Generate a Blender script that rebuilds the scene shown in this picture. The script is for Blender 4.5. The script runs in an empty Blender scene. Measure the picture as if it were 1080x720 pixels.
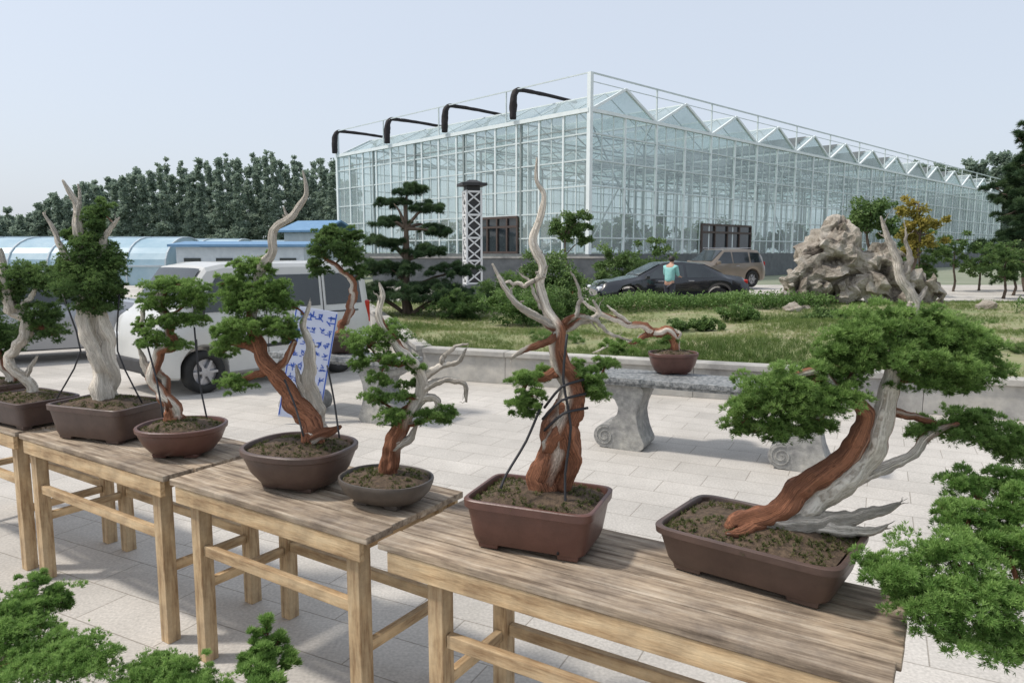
import bpy, math, random, bmesh
import numpy as np
from mathutils import Vector, Matrix, noise
random.seed(7)
rng = np.random.default_rng(11)
scene = bpy.context.scene
COL = scene.collection
scene.view_settings.view_transform = 'Standard'
scene.view_settings.look = 'None'
scene.view_settings.exposure = 0
scene.view_settings.gamma = 1

# ------------------------------------------------------------ survey helper
F = 760.0; H = 1.75; TH = math.radians(7.12)
S_, C_ = math.sin(TH), math.cos(TH)
def sight(px, py, y):
    u = (px-540)/F; v = -(py-360)/F
    dy = C_+v*S_; dz = -S_+v*C_
    t = y/dy
    return Vector((u*t, y, H+dz*t))

# ------------------------------------------------------------ materials
def new_mat(name):
    m = bpy.data.materials.new(name); m.use_nodes = True
    nt = m.node_tree
    return m, nt, nt.nodes['Principled BSDF']
def N(nt, t, **kw):
    n = nt.nodes.new(t)
    for k, v in kw.items(): setattr(n, k, v)
    return n
def ramp(nt, stops):
    r = N(nt, 'ShaderNodeValToRGB')
    e = r.color_ramp.elements
    while len(e) < len(stops): e.new(0.5)
    for i, (p, c) in enumerate(stops):
        e[i].position = p; e[i].color = (c[0], c[1], c[2], 1)
    return r
def surf(name, a, b, scale=5, rough=0.8, bump=0.2, stretch=(1, 1, 1), detail=6, metallic=0, coat=0, bdist=0.01, c=None, spec=0.5, lo=.3, hi=.7, stain=None):
    m, nt, p = new_mat(name)
    tc = N(nt, 'ShaderNodeTexCoord'); mp = N(nt, 'ShaderNodeMapping')
    mp.inputs['Scale'].default_value = stretch
    nt.links.new(tc.outputs['Object'], mp.inputs['Vector'])
    nz = N(nt, 'ShaderNodeTexNoise'); nz.inputs['Scale'].default_value = scale
    nz.inputs['Detail'].default_value = detail; nz.inputs['Roughness'].default_value = .65
    nt.links.new(mp.outputs[0], nz.inputs['Vector'])
    st = [(lo, a), (hi, b)] if c is None else [(lo, a), ((lo+hi)/2, c), (hi, b)]
    r = ramp(nt, st)
    nt.links.new(nz.outputs['Fac'], r.inputs['Fac'])
    colout = r.outputs['Color']
    if stain:
        n3 = N(nt, 'ShaderNodeTexNoise'); n3.inputs['Scale'].default_value = stain; n3.inputs['Detail'].default_value = 8; n3.inputs['Roughness'].default_value = .7
        nt.links.new(tc.outputs['Object'], n3.inputs['Vector'])
        r3 = ramp(nt, [(.36, (.58, .57, .58)), (.52, (.95, .93, .9)), (.66, (1.25, 1.2, 1.12))])
        nt.links.new(n3.outputs['Fac'], r3.inputs[0])
        mx = N(nt, 'ShaderNodeMixRGB', blend_type='MULTIPLY'); mx.inputs[0].default_value = 1
        nt.links.new(colout, mx.inputs[1]); nt.links.new(r3.outputs[0], mx.inputs[2]); colout = mx.outputs[0]
    nt.links.new(colout, p.inputs['Base Color'])
    p.inputs['Roughness'].default_value = rough
    p.inputs['Metallic'].default_value = metallic
    p.inputs['Coat Weight'].default_value = coat
    p.inputs['Specular IOR Level'].default_value = spec
    if bump > 0:
        bn = N(nt, 'ShaderNodeBump'); bn.inputs['Strength'].default_value = bump
        bn.inputs['Distance'].default_value = bdist
        nz2 = N(nt, 'ShaderNodeTexNoise'); nz2.inputs['Scale'].default_value = scale*5
        nz2.inputs['Detail'].default_value = 4
        nt.links.new(mp.outputs[0], nz2.inputs['Vector'])
        nt.links.new(nz2.outputs['Fac'], bn.inputs['Height'])
        nt.links.new(bn.outputs[0], p.inputs['Normal'])
    return m
def foliage_mat(name, dark, mid, bright, trans=.3):
    m, nt, p = new_mat(name)
    at = N(nt, 'ShaderNodeAttribute', attribute_name='tint')
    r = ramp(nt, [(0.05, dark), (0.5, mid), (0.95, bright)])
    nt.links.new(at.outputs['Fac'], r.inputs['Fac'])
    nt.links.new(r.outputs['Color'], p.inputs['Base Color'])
    p.inputs['Roughness'].default_value = .55
    p.inputs['Specular IOR Level'].default_value = .3
    tr = N(nt, 'ShaderNodeBsdfTranslucent')
    nt.links.new(r.outputs['Color'], tr.inputs['Color'])
    mx = N(nt, 'ShaderNodeMixShader'); mx.inputs[0].default_value = trans
    out = nt.nodes['Material Output']
    nt.links.new(p.outputs[0], mx.inputs[1]); nt.links.new(tr.outputs[0], mx.inputs[2])
    nt.links.new(mx.outputs[0], out.inputs['Surface'])
    return m
def trunk_mat(name, live_a, live_b, dead_a, dead_b, scale=30):
    m, nt, p = new_mat(name)
    at = N(nt, 'ShaderNodeAttribute', attribute_name='tint')
    gr = N(nt, 'ShaderNodeAttribute', attribute_name='grain')
    tc = N(nt, 'ShaderNodeTexCoord')
    nz = N(nt, 'ShaderNodeTexNoise'); nz.inputs['Scale'].default_value = scale; nz.inputs['Detail'].default_value = 6
    nt.links.new(tc.outputs['Object'], nz.inputs['Vector'])
    cb = N(nt, 'ShaderNodeCombineXYZ')
    m1 = N(nt, 'ShaderNodeMath', operation='MULTIPLY'); m1.inputs[1].default_value = 9
    nt.links.new(gr.outputs['Fac'], m1.inputs[0]); nt.links.new(m1.outputs[0], cb.inputs[0])
    m2 = N(nt, 'ShaderNodeMath', operation='MULTIPLY'); m2.inputs[1].default_value = 3
    nt.links.new(nz.outputs['Fac'], m2.inputs[0]); nt.links.new(m2.outputs[0], cb.inputs[1])
    fz = N(nt, 'ShaderNodeTexNoise'); fz.inputs['Scale'].default_value = 1.6; fz.inputs['Detail'].default_value = 7
    nt.links.new(cb.outputs[0], fz.inputs['Vector'])
    r1 = ramp(nt, [(.32, live_a), (.68, live_b)]); r2 = ramp(nt, [(.30, dead_a), (.58, dead_b)])
    nt.links.new(fz.outputs['Fac'], r1.inputs[0]); nt.links.new(fz.outputs['Fac'], r2.inputs[0])
    mx = N(nt, 'ShaderNodeMixRGB')
    nt.links.new(at.outputs['Fac'], mx.inputs[0])
    nt.links.new(r1.outputs[0], mx.inputs[1]); nt.links.new(r2.outputs[0], mx.inputs[2])
    nt.links.new(mx.outputs[0], p.inputs['Base Color'])
    p.inputs['Roughness'].default_value = .85
    p.inputs['Specular IOR Level'].default_value = .25
    bn = N(nt, 'ShaderNodeBump'); bn.inputs['Strength'].default_value = 1.0; bn.inputs['Distance'].default_value = .008
    nt.links.new(fz.outputs['Fac'], bn.inputs['Height']); nt.links.new(bn.outputs[0], p.inputs['Normal'])
    return m

M = {}
M['jun'] = foliage_mat('juniper_green', (.035, .07, .018), (.14, .245, .06), (.29, .43, .13), .45)
M['jun_d'] = foliage_mat('juniper_dark', (.022, .05, .016), (.085, .155, .048), (.19, .29, .09), .42)
M['jun_b'] = foliage_mat('juniper_bright', (.04, .085, .022), (.15, .28, .065), (.31, .47, .14), .45)
M['pine'] = foliage_mat('pine_needles', (.014, .032, .016), (.046, .09, .04), (.11, .17, .07), .3)
M['leaf'] = foliage_mat('leaf_green', (.03, .065, .018), (.09, .16, .045), (.19, .28, .09), .35)
M['leaf_y'] = foliage_mat('leaf_yellow', (.11, .11, .02), (.28, .25, .05), (.45, .36, .09), .4)
M['hedge'] = foliage_mat('hedge_leaf', (.03, .07, .02), (.11, .20, .05), (.23, .34, .11), .35)
M['far'] = foliage_mat('far_leaf_hazed', (.235, .30, .25), (.265, .34, .27), (.30, .375, .285), .5)  # distance haze painted into the leaf colour: paler, bluer, low contrast
M['grass'] = foliage_mat('grass_blade', (.10, .16, .04), (.19, .25, .075), (.36, .33, .17), .35)
M['moss'] = foliage_mat('moss', (.03, .05, .01), (.09, .11, .03), (.22, .2, .09))
M['trunk'] = trunk_mat('juniper_trunk', (.10, .042, .026), (.40, .175, .095), (.35, .30, .24), (.75, .69, .60))
M['bark'] = surf('bark', (.05, .035, .025), (.16, .12, .09), 9, .9, .6, (1, 1, .3))
M['pot_red'] = surf('pot_red_clay', (.080, .037, .028), (.13, .060, .046), 9, .42, .12)
M['pot_br'] = surf('pot_brown_clay', (.062, .039, .032), (.105, .066, .053), 9, .45, .12)
M['pot_gr'] = surf('pot_grey_clay', (.055, .047, .04), (.11, .09, .075), 9, .5, .15)
M['pot_dk'] = surf('pot_dark_clay', (.045, .028, .024), (.08, .048, .04), 9, .5, .12)
M['soil'] = surf('soil', (.03, .02, .013), (.16, .11, .07), 60, .95, .9, bdist=.006)
M['strap'] = surf('strap_black', (.01, .01, .012), (.025, .025, .03), 20, .6, 0)
M['stone'] = surf('bench_stone', (.22, .225, .22), (.42, .42, .405), 22, .75, .35, detail=10, stain=4)
M['slab'] = surf('slab_stone', (.09, .10, .105), (.32, .325, .32), 30, .6, .4, detail=10, lo=.38, hi=.62)
M['conc'] = surf('wall_concrete', (.31, .305, .29), (.46, .455, .435), 3, .85, .3, detail=10, stain=1.2)
M['dirt'] = surf('bed_dirt', (.15, .19, .075), (.36, .30, .21), 1.3, .95, .6, detail=12, c=(.22, .23, .11), bdist=.03)
M['groundm'] = surf('ground_dirt', (.16, .19, .12), (.26, .27, .20), .3, .95, .2)
M['podium'] = surf('podium_stone', (.085, .095, .10), (.16, .17, .175), 2.5, .7, .2)
M['frame'] = surf('white_frame', (.66, .72, .72), (.76, .81, .81), 2, .5, 0)
M['frame_d'] = surf('grey_frame', (.50, .57, .57), (.62, .68, .68), 2, .5, 0)
M['truss'] = surf('truss_grey', (.20, .24, .235), (.30, .34, .335), 2, .5, 0)
M['shade'] = surf('shade_cloth_dark', (.07, .085, .085), (.12, .135, .135), 1.5, .7, 0)
M['black'] = surf('black_fabric', (.010, .009, .010), (.022, .016, .017), 6, .8, .3)
M['white'] = surf('white_paint', (.60, .61, .61), (.70, .71, .71), 1.2, .5, 0)
M['vanp'] = surf('offwhite_paint', (.50, .505, .485), (.60, .60, .575), 1.2, .35, 0, metallic=.05, coat=.4)
M['silver'] = surf('silver_paint', (.30, .31, .33), (.36, .37, .39), 1.2, .3, 0, metallic=.5, coat=.5)
M['greyp'] = surf('bronze_paint', (.20, .165, .13), (.27, .225, .18), 1.2, .3, 0, metallic=.45, coat=.5)
M['blackp'] = surf('black_paint', (.008, .01, .014), (.014, .017, .022), 1.2, .18, 0, coat=.8)
M['cglass'] = surf('car_glass', (.015, .02, .024), (.04, .05, .055), .8, .06, 0, spec=.8)
M['tyre'] = surf('tyre_rubber', (.012, .012, .012), (.03, .03, .028), 8, .85, .2)
M['rim'] = surf('rim_metal', (.35, .35, .36), (.5, .5, .52), 8, .35, 0, metallic=.7)
M['trim'] = surf('dark_trim', (.02, .02, .022), (.04, .04, .042), 8, .6, 0)
M['lens'] = surf('lamp_lens', (.6, .62, .65), (.8, .82, .85), 8, .1, 0)
M['lensr'] = surf('tail_lens', (.35, .02, .015), (.5, .03, .02), 8, .15, 0)
M['blue'] = surf('sign_blue', (.03, .09, .42), (.05, .13, .52), 3, .5, 0)
M['pale'] = surf('sign_pale', (.50, .55, .70), (.60, .64, .76), 3, .5, 0)
M['roofblue'] = surf('blue_roof', (.10, .22, .38), (.15, .29, .45), 3, .5, 0)
M['shedw'] = surf('shed_wall', (.42, .48, .52), (.54, .60, .63), 3, .7, 0)
M['poly'] = surf('tunnel_film', (.24, .38, .46), (.40, .52, .58), .7, .35, 0)
M['door'] = surf('door_dark', (.05, .035, .03), (.09, .06, .05), 3, .6, 0)
M['terra'] = surf('terracotta', (.3, .09, .045), (.42, .13, .07), 5, .7, .1)
M['skin'] = surf('skin', (.42, .24, .17), (.5, .3, .21), 6, .6, 0)
M['hair'] = surf('hair', (.012, .01, .009), (.03, .025, .02), 40, .6, 0)
M['teal'] = surf('aqua_cloth', (.20, .46, .45), (.30, .58, .56), 14, .8, .3)
M['navy'] = surf('dark_cloth', (.03, .035, .05), (.06, .065, .08), 14, .8, .3)
def wood(name, a, b, c, stretch, stain=None, rough=.8, bump=.5):
    return surf(name, a, b, 3.2, rough, bump, stretch, 12, c=c, bdist=.004, lo=.34, hi=.66, stain=stain, spec=.3)
M['top'] = wood('weathered_boards', (.14, .105, .076), (.50, .43, .345), (.33, .265, .20), (1.0, 11, 11), 3.6)
M['pineX'] = wood('pine_rail', (.30, .19, .10), (.64, .50, .32), (.53, .39, .235), (1.2, 10, 10), 2.2)
M['pineY'] = wood('pine_rail_cross', (.30, .19, .10), (.64, .50, .32), (.53, .39, .235), (10, 1.2, 10), 2.2)
M['pineZ'] = wood('pine_leg', (.30, .19, .10), (.64, .50, .32), (.53, .39, .235), (10, 10, 1.2), 2.2)

def rock_mat():
    m, nt, p = new_mat('limestone')
    at = N(nt, 'ShaderNodeAttribute', attribute_name='tint')
    tc = N(nt, 'ShaderNodeTexCoord')
    nz = N(nt, 'ShaderNodeTexNoise'); nz.inputs['Scale'].default_value = 2.6; nz.inputs['Detail'].default_value = 13; nz.inputs['Roughness'].default_value = .75
    nt.links.new(tc.outputs['Object'], nz.inputs['Vector'])
    ad = N(nt, 'ShaderNodeMath', operation='MULTIPLY_ADD'); ad.inputs[1].default_value = 1.3
    nt.links.new(nz.outputs['Fac'], ad.inputs[0]); nt.links.new(at.outputs['Fac'], ad.inputs[2])
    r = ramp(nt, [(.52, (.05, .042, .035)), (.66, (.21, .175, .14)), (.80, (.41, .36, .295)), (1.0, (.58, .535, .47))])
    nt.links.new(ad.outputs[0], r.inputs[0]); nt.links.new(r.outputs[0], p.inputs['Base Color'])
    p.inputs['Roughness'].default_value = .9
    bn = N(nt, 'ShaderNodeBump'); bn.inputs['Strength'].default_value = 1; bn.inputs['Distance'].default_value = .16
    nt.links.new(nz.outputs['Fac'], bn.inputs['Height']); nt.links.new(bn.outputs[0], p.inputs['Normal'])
    return m
M['rock'] = rock_mat()
def paving_mat():
    m, nt, p = new_mat('paving')
    tc = N(nt, 'ShaderNodeTexCoord'); mp = N(nt, 'ShaderNodeMapping')
    mp.inputs['Rotation'].default_value = (0, 0, math.radians(27))
    nt.links.new(tc.outputs['Object'], mp.inputs['Vector'])
    br = N(nt, 'ShaderNodeTexBrick')
    br.inputs['Scale'].default_value = 1; br.inputs['Brick Width'].default_value = .56; br.inputs['Row Height'].default_value = .28
    br.inputs['Mortar Size'].default_value = .004; br.inputs['Mortar Smooth'].default_value = .4; br.inputs['Bias'].default_value = 0
    br.inputs['Color1'].default_value = (.545, .515, .475, 1); br.inputs['Color2'].default_value = (.48, .455, .42, 1)
    br.inputs['Mortar'].default_value = (.30, .275, .24, 1)
    nt.links.new(mp.outputs[0], br.inputs['Vector'])
    nz = N(nt, 'ShaderNodeTexNoise'); nz.inputs['Scale'].default_value = .8; nz.inputs['Detail'].default_value = 12; nz.inputs['Roughness'].default_value = .7
    nt.links.new(tc.outputs['Object'], nz.inputs['Vector'])
    r = ramp(nt, [(.3, (.74, .735, .72)), (.7, (1.12, 1.115, 1.10))])
    nt.links.new(nz.outputs['Fac'], r.inputs[0])
    mx = N(nt, 'ShaderNodeMixRGB', blend_type='MULTIPLY'); mx.inputs[0].default_value = 1
    nt.links.new(br.outputs['Color'], mx.inputs[1]); nt.links.new(r.outputs[0], mx.inputs[2])
    nz2 = N(nt, 'ShaderNodeTexNoise'); nz2.inputs['Scale'].default_value = 70; nz2.inputs['Detail'].default_value = 5
    nt.links.new(tc.outputs['Object'], nz2.inputs['Vector'])
    r2 = ramp(nt, [(.3, (.8, .8, .8)), (.7, (1.12, 1.12, 1.12))])
    nt.links.new(nz2.outputs['Fac'], r2.inputs[0])
    mx2 = N(nt, 'ShaderNodeMixRGB', blend_type='MULTIPLY'); mx2.inputs[0].default_value = 1
    nt.links.new(mx.outputs[0], mx2.inputs[1]); nt.links.new(r2.outputs[0], mx2.inputs[2])
    nt.links.new(mx2.outputs[0], p.inputs['Base Color'])
    p.inputs['Roughness'].default_value = .85
    bn = N(nt, 'ShaderNodeBump'); bn.inputs['Strength'].default_value = .3; bn.inputs['Distance'].default_value = .004
    nt.links.new(br.outputs['Fac'], bn.inputs['Height']); bn.invert = True
    nt.links.new(bn.outputs[0], p.inputs['Normal'])
    return m
M['paving'] = paving_mat()
def glass_mat(name, fac, col):
    m, nt, p = new_mat(name)
    nt.nodes.remove(p)
    tr = N(nt, 'ShaderNodeBsdfTransparent'); tr.inputs[0].default_value = (.88, .95, .94, 1)
    df = N(nt, 'ShaderNodeBsdfDiffuse')
    gl = N(nt, 'ShaderNodeBsdfGlossy'); gl.inputs['Roughness'].default_value = .05; gl.inputs['Color'].default_value = (.9, .95, .97, 1)
    tc = N(nt, 'ShaderNodeTexCoord'); nz = N(nt, 'ShaderNodeTexNoise'); nz.inputs['Scale'].default_value = .35; nz.inputs['Detail'].default_value = 5
    nt.links.new(tc.outputs['Object'], nz.inputs['Vector'])
    r = ramp(nt, [(.3, tuple(x*.8 for x in col)), (.7, col)])
    nt.links.new(nz.outputs['Fac'], r.inputs[0]); nt.links.new(r.outputs[0], df.inputs[0])
    m1 = N(nt, 'ShaderNodeMixShader'); m1.inputs[0].default_value = .45
    nt.links.new(df.outputs[0], m1.inputs[1]); nt.links.new(gl.outputs[0], m1.inputs[2])
    m2 = N(nt, 'ShaderNodeMixShader')
    r3 = ramp(nt, [(.3, (fac-.13,)*3), (.7, (fac+.13,)*3)])
    nt.links.new(nz.outputs['Fac'], r3.inputs[0]); nt.links.new(r3.outputs[0], m2.inputs[0])
    nt.links.new(tr.outputs[0], m2.inputs[1]); nt.links.new(m1.outputs[0], m2.inputs[2])
    nt.links.new(m2.outputs[0], nt.nodes['Material Output'].inputs['Surface'])
    return m
M['ghglass'] = glass_mat('greenhouse_glass', .33, (.55, .66, .65))
M['ghroof'] = glass_mat('greenhouse_roof_glass', .45, (.60, .69, .68))

# ------------------------------------------------------------ mesh tools
def link(o):
    COL.objects.link(o); return o
def root(name, label, cat, loc=(0, 0, 0), rz=0.0, group=None):
    e = bpy.data.objects.new(name, None); e.empty_display_size = .1
    e.location = loc; e.rotation_euler = (0, 0, rz)
    e['label'] = label; e['category'] = cat
    if group: e['group'] = group
    return link(e)
def tag(o, label=None, cat=None, kind=None, group=None):
    if label: o['label'] = label
    if cat: o['category'] = cat
    if kind: o['kind'] = kind
    if group: o['group'] = group
    return o
def fast(name, V, Fc, mat, parent=None, T=None, G=None, smooth=False):
    V = np.asarray(V, dtype=np.float32); Fc = np.asarray(Fc, dtype=np.int32)
    me = bpy.data.meshes.new(name)
    k = Fc.shape[1]; m = Fc.shape[0]
    me.vertices.add(len(V)); me.vertices.foreach_set('co', V.ravel())
    me.loops.add(m*k); me.loops.foreach_set('vertex_index', Fc.ravel())
    me.polygons.add(m)
    me.polygons.foreach_set('loop_start', np.arange(0, m*k, k, dtype=np.int32))
    me.polygons.foreach_set('loop_total', np.full(m, k, dtype=np.int32))
    if smooth: me.polygons.foreach_set('use_smooth', np.ones(m, dtype=bool))
    me.update(calc_edges=True)
    if T is not None:
        a = me.attributes.new('tint', 'FLOAT', 'POINT'); a.data.foreach_set('value', np.asarray(T, dtype=np.float32))
    me.materials.append(mat)
    o = bpy.data.objects.new(name, me)
    if parent: o.parent = parent
    return link(o)
class MB:
    def __init__(s): s.v = []; s.f = []; s.t = []; s.g = []
    def add(s, V, Fc, T=None, G=None):
        b = len(s.v)
        s.v += [tuple(x) for x in V]; s.f += [tuple(i+b for i in f) for f in Fc]
        s.t += list(T) if T is not None else [0.]*len(V)
        s.g += list(G) if G is not None else [0.]*len(V)
        return s
    def box(s, c, size, R=None, taper=1.0):
        hx, hy, hz = size[0]/2, size[1]/2, size[2]/2
        V = []
        for z in (-1, 1):
            k = taper if z > 0 else 1
            for x, y in ((-1, -1), (1, -1), (1, 1), (-1, 1)):
                p = Vector((x*hx*k, y*hy*k, z*hz))
                if R is not None: p = R @ p
                V.append(p+Vector(c))
        return s.add(V, [(3, 2, 1, 0), (4, 5, 6, 7), (0, 1, 5, 4), (1, 2, 6, 5), (2, 3, 7, 6), (3, 0, 4, 7)])
    def bar(s, a, b, w, h=None):
        a = Vector(a); b = Vector(b); h = h or w
        d = b-a; L = d.length; d.normalize()
        up = Vector((0, 0, 1)) if abs(d.z) < .95 else Vector((0, 1, 0))
        x = d.cross(up).normalized(); z = x.cross(d)
        R = Matrix((x, d, z)).transposed()
        return s.box((a+b)/2, (w, L, h), R)
    def quad(s, a, b, c, d): return s.add([a, b, c, d], [(0, 1, 2, 3)])
    def obj(s, name, mat, parent=None, smooth=False, bevel=0, attr=False):
        me = bpy.data.meshes.new(name); me.from_pydata(s.v, [], s.f)
        if smooth: me.polygons.foreach_set('use_smooth', [True]*len(me.polygons))
        me.update()
        if attr:
            a = me.attributes.new('tint', 'FLOAT', 'POINT'); a.data.foreach_set('value', s.t)
            a = me.attributes.new('grain', 'FLOAT', 'POINT'); a.data.foreach_set('value', s.g)
        me.materials.append(mat)
        o = bpy.data.objects.new(name, me)
        if parent: o.parent = parent
        if bevel:
            b = o.modifiers.new('bevel', 'BEVEL'); b.width = bevel; b.segments = 2; b.limit_method = 'ANGLE'
        return link(o)
def catmull(P, R, D, sub, ang=.3):
    P = [Vector(p) for p in P]; n = len(P); out = []
    for i in range(n-1):
        p0 = P[max(i-1, 0)]; p1 = P[i]; p2 = P[i+1]; p3 = P[min(i+2, n-1)]
        for k in range(sub + (1 if i == n-2 else 0)):
            t = k/sub; t2 = t*t; t3 = t2*t
            p = .5*((2*p1)+(p2-p0)*t+(2*p0-5*p1+4*p2-p3)*t2+(3*p1-p0-3*p2+p3)*t3)
            p = p.lerp(p1.lerp(p2, t), ang)
            out.append((p, R[i]+(R[i+1]-R[i])*t, D[i]+(D[i+1]-D[i])*t))
    return out
def tube(mb, P, R, D=None, seg=12, sub=7, ridge=.12, nr=4, twist=1.2, rough=.1, ph=None, wob=0.0, flat=0.0, ang=.3):
    if D is None: D = [0]*len(P)
    if not hasattr(D, '__len__'): D = [D]*len(P)
    if not hasattr(R, '__len__'): R = list(np.linspace(R, R*.3, len(P)))
    ph = random.uniform(0, 6.28) if ph is None else ph
    L = catmull(P, R, D, sub, ang)
    if wob:
        def nv(p, s): return Vector((noise.noise(p*s+Vector((ph, 0, 0))), noise.noise(p*s+Vector((0, ph, 5))), noise.noise(p*s+Vector((7, 0, ph)))))
        R1 = max(max(R), 1e-4)
        L = [(p+(nv(p, 9)*r*wob+nv(p, .5/R1)*r*wob*.7)*(1 if 0 < i < len(L)-1 else 0), r, d) for i, (p, r, d) in enumerate(L)]
    V = []; T = []; G = []; Fc = []
    nrm = None; sl = 0; prev = None; R0 = max(max(R), 1e-4)
    for i, (p, r, d) in enumerate(L):
        tan = (L[min(i+1, len(L)-1)][0]-L[max(i-1, 0)][0])
        if tan.length < 1e-8: tan = Vector((0, 0, 1))
        tan.normalize()
        if nrm is None:
            nrm = tan.orthogonal().normalized()
        nrm = (nrm-tan*nrm.dot(tan)).normalized(); bn = tan.cross(nrm)
        if prev is not None: sl += (p-prev).length
        prev = p
        q = sl/(R0*6)
        for j in range(seg):
            a = 2*math.pi*j/seg
            w = a+twist*q
            sn = math.sin(nr*w+ph)
            k = 1+ridge*(1-2*abs(sn))+ridge*.5*math.sin((nr*2-1)*w+ph*2)+flat*math.cos(2*w)
            dirv = nrm*math.cos(a)+bn*math.sin(a)
            k += rough*noise.noise((p+dirv*r)*(1.2/R0)+Vector((ph, 0, 0)))*2
            V.append(p+dirv*r*k)
            m = math.sin(w+ph)*.75+.25*math.sin(2*w+q)
            x = (d*2.4-1.2)-m
            T.append(min(1, max(0, .5-(-x)*3.5)) if d not in (0, 1) else float(d))
            G.append(math.sin(w)*1.5+math.cos(2*w)*.8+ph)
    for i in range(len(L)-1):
        for j in range(seg):
            a = i*seg+j; b = i*seg+(j+1) % seg
            Fc.append((a, b, b+seg, a+seg))
    e = len(V)
    V.append(L[-1][0]); T.append(T[-1]); G.append(G[-1])
    o = (len(L)-1)*seg
    for j in range(seg): Fc.append((o+j, o+(j+1) % seg, e))
    V.append(L[0][0]); T.append(T[0]); G.append(G[0])
    for j in range(seg): Fc.append(((j+1) % seg, j, e+1))
    mb.add(V, Fc, T, G)
    return [(p, r) for p, r, d in L]

def template(kind):
    V = []
    r = np.random.default_rng(5)
    def blade(d, L, w, base=(0, 0, 0)):
        d = np.array(d, float); d /= np.linalg.norm(d)
        s = np.cross(d, r.normal(size=3)); s /= np.linalg.norm(s)
        b = np.array(base, float)
        V.extend([b, b+d*L*.5+s*w, b+d*L, b+d*L*.5-s*w])
    if kind == 'jun':
        for i in range(10):
            a = i*2.4; t = .12+.85*(i/10)
            blade((math.cos(a)*t, math.sin(a)*t, 1-t*.4), .75+.5*r.random(), .085)
    elif kind == 'pine':
        for i in range(12):
            a = i*2.4; t = .3+1.0*(i/12)
            blade((math.cos(a)*t, math.sin(a)*t, 1-t*.3), 1., .05)
    elif kind == 'leaf':
        for i in range(5):
            p = r.normal(size=3)*.45
            blade(r.normal(size=3), .7, .26, p)
    elif kind == 'grass':
        for i in range(6):
            a = i*2.4; t = .15+.5*(i/6)
            blade((math.cos(a)*t, math.sin(a)*t, 1), .6+.5*r.random(), .035, (math.cos(a)*.1, math.sin(a)*.1, 0))
    return np.array(V)
TPL = {k: template(k) for k in ('jun', 'pine', 'leaf', 'grass')}
def sprays(P, Nn, S, T, kind):
    t = TPL[kind]; m = len(P); k = len(t)
    Nn = Nn/np.maximum(np.linalg.norm(Nn, axis=1, keepdims=True), 1e-6)
    A = np.cross(Nn, rng.normal(size=(m, 3))); A /= np.maximum(np.linalg.norm(A, axis=1, keepdims=True), 1e-6)
    B = np.cross(Nn, A)
    V = P[:, None, :]+S[:, None, None]*(t[None, :, 0:1]*A[:, None, :]+t[None, :, 1:2]*B[:, None, :]+t[None, :, 2:3]*Nn[:, None, :])
    V = V.reshape(-1, 3)
    Fc = np.arange(m*k).reshape(-1, 4)
    tipt = np.tile(np.array([-.18, 0, .14, 0]), k//4)
    TT = (T[:, None]+tipt[None, :]).ravel()
    return V, Fc, np.clip(TT, 0, 1)
def pads_mesh(name, pads, size, kind, mat, parent=None, dens=1.0, up=.6, blob=.3, tbase=.45, stray=.0):
    Ps, Ns, Ss, Ts = [], [], [], []
    for c, r, n in pads:
        c = np.array(c); r = np.array(r); n = int(n*dens)
        nb = max(6, int(n/32))
        d = rng.normal(size=(nb, 3)); d /= np.linalg.norm(d, axis=1, keepdims=True)
        rad = rng.random((nb, 1))**.38
        jit = 1+.22*rng.normal(size=(nb, 1))*(stray > 0)
        bc = c+d*rad*r*.92*jit
        br = blob*(.4+.9*rng.random(nb))*min((r[0]*r[1])**.5, r[2]*1.6)
        bt = rng.random(nb)
        idx = rng.integers(0, nb, n)
        q = rng.normal(size=(n, 3)); q /= np.linalg.norm(q, axis=1, keepdims=True)
        q[:, 2] = np.where(q[:, 2] < -.3, -q[:, 2]*.7, q[:, 2])
        out = 1+.55*(rng.random(n) < stray)*rng.random(n)
        p = bc[idx]+q*(br[idx]*(.45+.65*rng.random(n))*out)[:, None]*np.array([1, 1, .8])
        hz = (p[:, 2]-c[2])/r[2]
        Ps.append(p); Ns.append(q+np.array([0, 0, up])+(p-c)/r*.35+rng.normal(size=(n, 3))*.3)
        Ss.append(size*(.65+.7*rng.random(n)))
        Ts.append(tbase+.28*(bt[idx]-.5)+.34*(rng.random(n)-.5)+.18*q[:, 2]+.18*hz)  # upward sprays lighter, low inner ones darker: crown shading put into the tint
    P = np.concatenate(Ps); Nn = np.concatenate(Ns); S = np.concatenate(Ss); T = np.concatenate(Ts)
    V, Fc, TT = sprays(P, Nn, S, T, kind)
    return fast(name, V, Fc, mat, parent, TT)

# ------------------------------------------------------------ camera, sun, sky
cd = bpy.data.cameras.new('camera'); cam = link(bpy.data.objects.new('camera', cd))
cd.sensor_width = 36; cd.lens = F/1080*36; cd.clip_end = 3000; cd.clip_start = .05
cam.location = (0, 0, H); cam.rotation_euler = (math.pi/2-TH, 0, 0)
scene.camera = cam
SUN_AZ, SUN_EL = math.radians(-92), math.radians(56)
sd = bpy.data.lights.new('sun', 'SUN'); sun = link(bpy.data.objects.new('sun', sd))
sd.energy = 3.0; sd.angle = math.radians(5); sd.color = (1, .945, .87)
dirv = Vector((math.sin(SUN_AZ)*math.cos(SUN_EL), math.cos(SUN_AZ)*math.cos(SUN_EL), math.sin(SUN_EL)))
sun.rotation_euler = (-dirv).to_track_quat('-Z', 'Y').to_euler()
w = bpy.data.worlds.new('World'); scene.world = w; w.use_nodes = True
nt = w.node_tree; bg = nt.nodes['Background']
sky = N(nt, 'ShaderNodeTexSky', sky_type='NISHITA'); sky.sun_disc = False
sky.sun_elevation = SUN_EL; sky.sun_rotation = SUN_AZ; sky.dust_density = 4; sky.air_density = 1.0; sky.altitude = 50
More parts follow.
